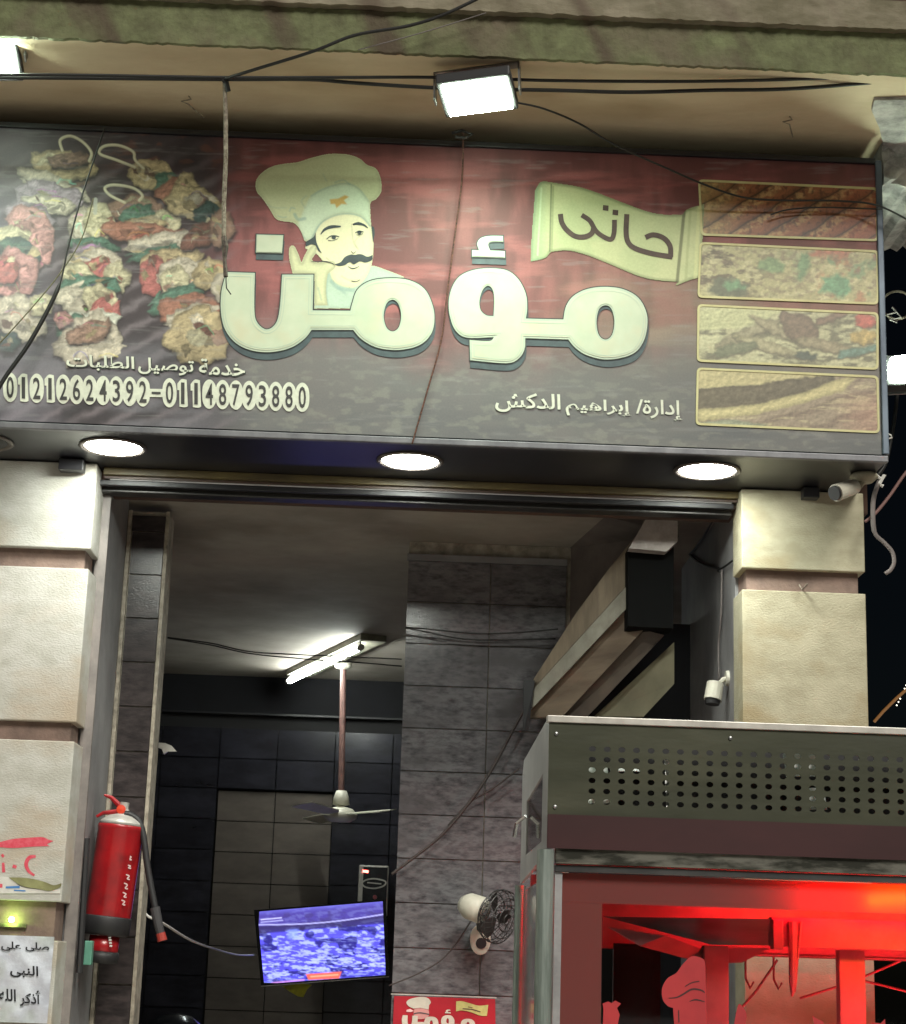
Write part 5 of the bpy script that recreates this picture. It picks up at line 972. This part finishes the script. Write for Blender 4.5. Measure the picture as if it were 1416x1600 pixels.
for (xa, xb, ya, yb_) in ((1226, 1276, 1176, 1214), (915, 950, 1190, 1215), (1040, 1052, 1180, 1262), (918, 960, 1240, 1256), (960, 1010, 1196, 1206), (1255, 1290, 1230, 1266)):
    MB().prism([Vector((X(xa, ya, Y0+.03), Y0+.012, Z(xa, yb_, Y0+.03))), Vector((X(xb, ya, Y0+.03), Y0+.012, Z(xb, yb_, Y0+.03))), Vector((X(xb, ya, Y0+.03), Y0+.05, Z(xb, ya, Y0+.03))), Vector((X(xa, ya, Y0+.03), Y0+.05, Z(xa, ya, Y0+.03)))], (0, .003, 0)).build('hole_light_card', light_card, kb)
# side of the hood
prof = [(Y0+.002, ZT), (Y0+DEP*.95, ZT-.01), (Y0+DEP, ZT-.05), (Y0+DEP, Zh-.05), (Y0+.002, Zh-.01)]
yy0, yy1, zz0, zz1 = Y0+.2, Y0+DEP*.78, Zh+.03, ZT-.14
out_ = [(kx0, y, z) for y, z in prof]; inn_ = [(kx0, y, z) for y, z in ((yy0, zz1), (yy1, zz1-.02), (yy1, zz0), (yy0, zz0))]
tri = tessellate_polygon([[Vector((p[1], p[2], 0)) for p in out_], [Vector((p[1], p[2], 0)) for p in inn_]]); al = out_+inn_
MB().add(al+[(p[0]+.01, p[1], p[2]) for p in al], [tuple(t) for t in tri]+[tuple(i+9 for i in t) for t in tri]+[(i, (i+1) % 5, 9+(i+1) % 5, 9+i) for i in range(5)]+[(5+i, 5+(i+1) % 4, 14+(i+1) % 4, 14+i) for i in range(4)]).build('hood_side', sidem, kb)
glm, gt, gb = nm('cabinet_glass'); gb.inputs['Base Color'].default_value = (.9, .9, .92, 1); gb.inputs['Roughness'].default_value = .03
tn = gt.nodes.new('ShaderNodeBsdfTransparent'); tn.inputs[0].default_value = (.9, .9, .9, 1); gg = gt.nodes.new('ShaderNodeBsdfGlossy'); gg.inputs['Roughness'].default_value = .03; lw_ = gt.nodes.new('ShaderNodeFresnel'); lw_.inputs[0].default_value = 1.5
mx_ = gt.nodes.new('ShaderNodeMixShader'); gt.links.new(lw_.outputs[0], mx_.inputs[0]); gt.links.new(tn.outputs[0], mx_.inputs[1]); gt.links.new(gg.outputs[0], mx_.inputs[2]); gt.links.new(mx_.outputs[0], gt.nodes['Material Output'].inputs[0])
MB().box(kx0+.003, kx0+.006, yy0-.01, yy1+.01, zz0-.01, zz1+.01).build('side_window', glm, kb)
hl = MB().tube([(kx0-.004, yy1-.03, zz0+.12), (kx0-.03, yy1-.0, zz0+.1), (kx0-.035, yy1+.04, zz0+.06)], .006, 6).build('latch', M['chrome'], kb)
# frame below the hood
MB().tube([(kx0-.002, Y0+.012, Zh-.004), (kx0-.0, Y0+.012, .95)], .024, 16).build('front_post', M['post'], kb)
MB().tube([(kx0-.0, Y0+DEP-.03, Zh-.055), (kx0-.0, Y0+DEP-.03, .95)], .018, 12).build('rear_post', M['post'], kb); MB().tube([(kx1, Y0+.02, Zh-.01), (kx1, Y0+.02, .95)], .022, 12).build('front_post', M['post'], kb); MB().tube([(kx1, Y0+DEP-.03, ZT-.1), (kx1, Y0+DEP-.03, .95)], .018, 12).build('rear_post', M['post'], kb)
MB().cbox(kx0+.024, kx1-.024, Y0+.008, Y0+.04, Zc, Zh+.012, .004).build('top_rail', M['rail'], kb)
MB().cbox(kx0+.024, kx1-.024, Y0+.02, Y0+.05, Zg-.002, Zc-.002, .003).build('inner_rail', mat('dark_grey_rail', lin(92, 92, 92), lin(70, 70, 72), 6, .3, metal=.6), kb)  # dark grey strip under the top rail
MB().box(kx0+.026, kx0+.046, Y0+.03, Y0+.05, .95, Zg-.003).build('stile', M['alu'], kb)
MB().box(kx0-.0, kx1, Y0, Y0+DEP, .14, .95).build('lower_body', sidem, kb)
MB().box(kx0+.012, kx0+.015, Y0+.05, Y0+DEP-.06, .96, Zh-.07).build('side_glass', mat('lilac_reflection', lin(120, 110, 122), lin(96, 88, 100), 3, .12, spec=.8), kb)  # opaque pane: lilac reflection put into its colour, stops red light leaking
# red bordered glass front
film, ft, fb = nm('red_border_film'); fb.inputs['Base Color'].default_value = (*lin(112, 64, 62), 1); fb.inputs['Roughness'].default_value = .3
tl_ = ft.nodes.new('ShaderNodeBsdfTranslucent'); tl_.inputs[0].default_value = (.85, .4, .1, 1); mx_ = ft.nodes.new('ShaderNodeMixShader'); mx_.inputs[0].default_value = .3
ft.links.new(fb.outputs[0], mx_.inputs[1]); ft.links.new(tl_.outputs[0], mx_.inputs[2]); ft.links.new(mx_.outputs[0], ft.nodes['Material Output'].inputs[0])
gx_ = kx0+.047; xi_ = X(940, 1500, Y0+.05)
MB().box(gx_, kx1-.03, Y0+.05, Y0+.052, Zw, Zg-.003).build('glass_border', film, kb); MB().box(gx_, xi_, Y0+.05, Y0+.052, .96, Zw-.0005).build('glass_border', film, kb)
MB().box(xi_+.0005, kx1-.03, Y0+.049, Y0+.053, .96, Zw-.001).build('front_glass', glm, kb)
# things inside: heaters, an added red tube, beams, posts, hood
redg = emis('red_heater_glow', (1, .006, .02), REDS); org = emis('orange_heater_glow', (1, .3, .03), ORGS)
xa = X(1345, 1400, Y0+.12)
MB().tube([(xa, Y0+.073, Zw+.03), (xa+.08, Y0+.073, Zw+.04), (kx1-.1, Y0+.073, Zw+.042)], .013, 10).build('heater_bar', org, kb)
MB().tube([(X(1225, 1400, Y0+.2), Y0+.13, Zw+.03), (kx1-.1, Y0+.13, Zw+.03)], .014, 10).build('red_glow_tube', redg, kb)
MB().tube([(X(1150, 1600, Y0+.3), Y0+.14, 1.28), (kx1-.1, Y0+.14, 1.28)], .014, 10).build('red_glow_tube', redg, kb)  # unseen lower red tube added to light the inside posts
ins_m = mat('inside_steel', lin(150, 110, 112), lin(124, 88, 92), 7, .35, metal=.4)
Yi_ = Y0+.3
MB().box(X(1206, 1440, Yi_), kx1-.05, Yi_, Yi_+.05, Z(1300, 1481, Yi_), Z(1300, 1436, Yi_)).build('cross_beam', ins_m, kb)
for a_, b__ in ((1105, 1144), (1319, 1360)): MB().cbox(X(a_, 1540, Yi_), X(b__, 1540, Yi_), Yi_+.052, Yi_+.10, .96, Z(1200, 1480, Yi_), .003).build('inside_post', ins_m, kb)
MB().tube([at(1239, 1440, Yi_-.02), at(1239, 1475, Yi_-.02), at(1239, 1535, Yi_-.02), at(1238, 1557, Yi_-.02)], [.014, .012, .011, .003], 8).build('spit', ins_m, kb)
MB().cbox(X(1206, 1450, Yi_-.03), X(1222, 1450, Yi_-.03), Yi_-.05, Yi_-.004, Z(1214, 1484, Yi_), Z(1214, 1437, Yi_), .003).build('spit_bracket', ins_m, kb); MB().tube([at(1252, 1440, Yi_-.01), at(1246, 1500, Yi_-.01), at(1242, 1550, Yi_-.01)], .004, 6).build('wire', ins_m, kb)
hm_ = mat('inside_hood', lin(96, 92, 96), lin(60, 54, 58), 9, .3, metal=.5)
MB().add([at(942, 1432, Y0+.12)[:], at(1204, 1436, Y0+.12)[:], at(1204, 1477, Y0+.55)[:], at(1112, 1476, Y0+.55)[:]], [(0, 1, 2, 3)]).build('sloping_hood', hm_, kb)
MB().prism([at(950, 1448, Y0+.2), at(1040, 1462, Y0+.2), at(1110, 1488, Y0+.4), at(1080, 1500, Y0+.4), at(1000, 1478, Y0+.2)], (0, .01, 0)).build('hood_gutter', ins_m, kb)
MB().prism([at(1080, 1481, Y0+.5), at(1204, 1481, Y0+.5), at(1160, 1504, Y0+.5), at(1100, 1506, Y0+.5)], (0, .02, 0)).build('hood_tray', ins_m, kb)
MB().box(kx0+.03, kx1-.03, Y0+DEP-.06, Y0+DEP-.05, Z(1200, 1490, Y0+1), Zh-.02).build('back_panel', ins_m, kb)
MB().box(kx0+.03, kx1-.03, Y0+.10, Y0+DEP-.05, 1.0, 1.02).build('shelf', ins_m, kb)
MB().box(kx0+.03, kx1-.03, Y0+.053, Y0+DEP-.065, Zh-.01, Zh-.002).build('hood_floor', ins_m, kb)
bk = X(958, 1550, Y0+.9)
MB().box(bk, X(1032, 1550, Y0+.9), Y0+.9, Y0+.91, 1.05, Z(1000, 1475, Y0+.9)).build('dark_panel', mat('dark_gloss', lin(26, 28, 28), lin(18, 20, 20), 6, .12), kb)
# red figure stuck on the glass
dec = mat('red_decal', lin(176, 44, 48), lin(156, 36, 42), 8, .5); d_ = lambda pts: [(930+p[0]/2.914, 1400+p[1]/2.914, *p[2:]) for p in pts]; Yd_ = Y0+.0475
fg = flat(MB(), [outline(d_([(360, 583), (355, 510), (330, 500, 1), (308, 470, 1), (305, 420, 1), (330, 375, 1), (370, 350, 1), (400, 310, 1), (440, 275, 1), (490, 285, 1), (502, 310), (505, 480), (510, 600), (360, 600)]))], Yd_, .001).build('red_chef_decal', dec, kb)
b = MB(); stroke(b, d_([(335, 465), (370, 462), (400, 448), (440, 425), (480, 428), (500, 440)]), [1, 2.5, 3, 1.5], Yd_-.001); stroke(b, d_([(410, 412), (440, 395), (475, 388)]), 1.6, Yd_-.001); stroke(b, d_([(430, 480), (460, 472), (500, 482)]), [1, 2.4, 1], Yd_-.001); stroke(b, d_([(380, 520), (382, 575)]), 1.6, Yd_-.001); b.build('decal_lines', mat('decal_line', lin(60, 20, 22), None, 8, .6), fg)
flat(MB(), [outline(d_([(35, 600), (38, 520, 1), (34, 490), (60, 480), (75, 488), (92, 476), (118, 490), (100, 510), (112, 540), (100, 600)]))], Yd_, .001).build('red_flame_decal', dec, kb)
flat(MB(), [outline(d_([(990, 545), (1015, 562), (1040, 572), (1035, 600), (1000, 600)]))], Yd_, .001).build('red_flame_decal', dec, kb)
flat(MB(), [outline(d_([(1250, 600), (1262, 575), (1300, 580), (1320, 560), (1322, 590), (1300, 600)]))], Yd_, .001).build('red_flame_decal', dec, kb)
flat(MB(), [outline(d_([(630, 600), (650, 500, 1), (668, 500, 1), (690, 540, 1), (680, 600)]))], Yd_, .001).build('red_flame_decal', dec, kb)

for i in range(2):
    xr_ = X(1165+i*44, 1500, Y0+.62); MB().tube([(xr_, Y0+.62, Z(1200, 1492, Y0+.62)), (xr_, Y0+.62, Z(1200, 1530, Y0+.62)), (xr_+.012, Y0+.61, Z(1200, 1545, Y0+.62)), (xr_+.02, Y0+.6, Z(1200, 1535, Y0+.62))], .0035, 6).build('hook', ins_m, kb)
MB().tube([(X(1150, 1492, Y0+.62), Y0+.62, Z(1200, 1492, Y0+.62)), (kx1-.05, Y0+.62, Z(1200, 1492, Y0+.62))], .006, 8).build('hook_rail', ins_m, kb)
for a_, b__ in (((1250, 1560), (1410, 1500)), ((1150, 1585), (1215, 1500)), ((1340, 1530), (1500, 1560))): MB().tube([at(a_[0], a_[1], Y0+.7), at((a_[0]+b__[0])/2, (a_[1]+b__[1])/2+5, Y0+.7), at(b__[0], b__[1], Y0+.7)], .004, 6).build('loose_wire', ins_m, kb)
for x_, z_ in ((kx0+.02, ZT-.05), (kx0+.02, Zm+.02), (kx0+.5, ZT-.045), (kx0+1.0, ZT-.045)): MB().lathe([(0, -.004), (.005, -.003), (.006, 0)], Matrix.Translation((x_, Y0-.001, z_)) @ Matrix.Rotation(-math.pi/2, 4, 'X'), 10).build('rivet', M['steel'], kb)

# ---------------------------------------------------------------- grill smoke in the air
sm_m = bpy.data.materials.new('smoky_air'); sm_m.use_nodes = True; st_t = sm_m.node_tree; st_t.nodes.remove(st_t.nodes['Principled BSDF'])
pv = st_t.nodes.new('ShaderNodeVolumePrincipled'); pv.inputs['Color'].default_value = (.9, .95, .95, 1); pv.inputs['Density'].default_value = HAZE; pv.inputs['Anisotropy'].default_value = .3
st_t.links.new(pv.outputs[0], st_t.nodes['Material Output'].inputs['Volume'])
if HAZE: MB().box(-62, 62, -62, 62, -1.3, 9).build('haze', sm_m, kind='stuff')
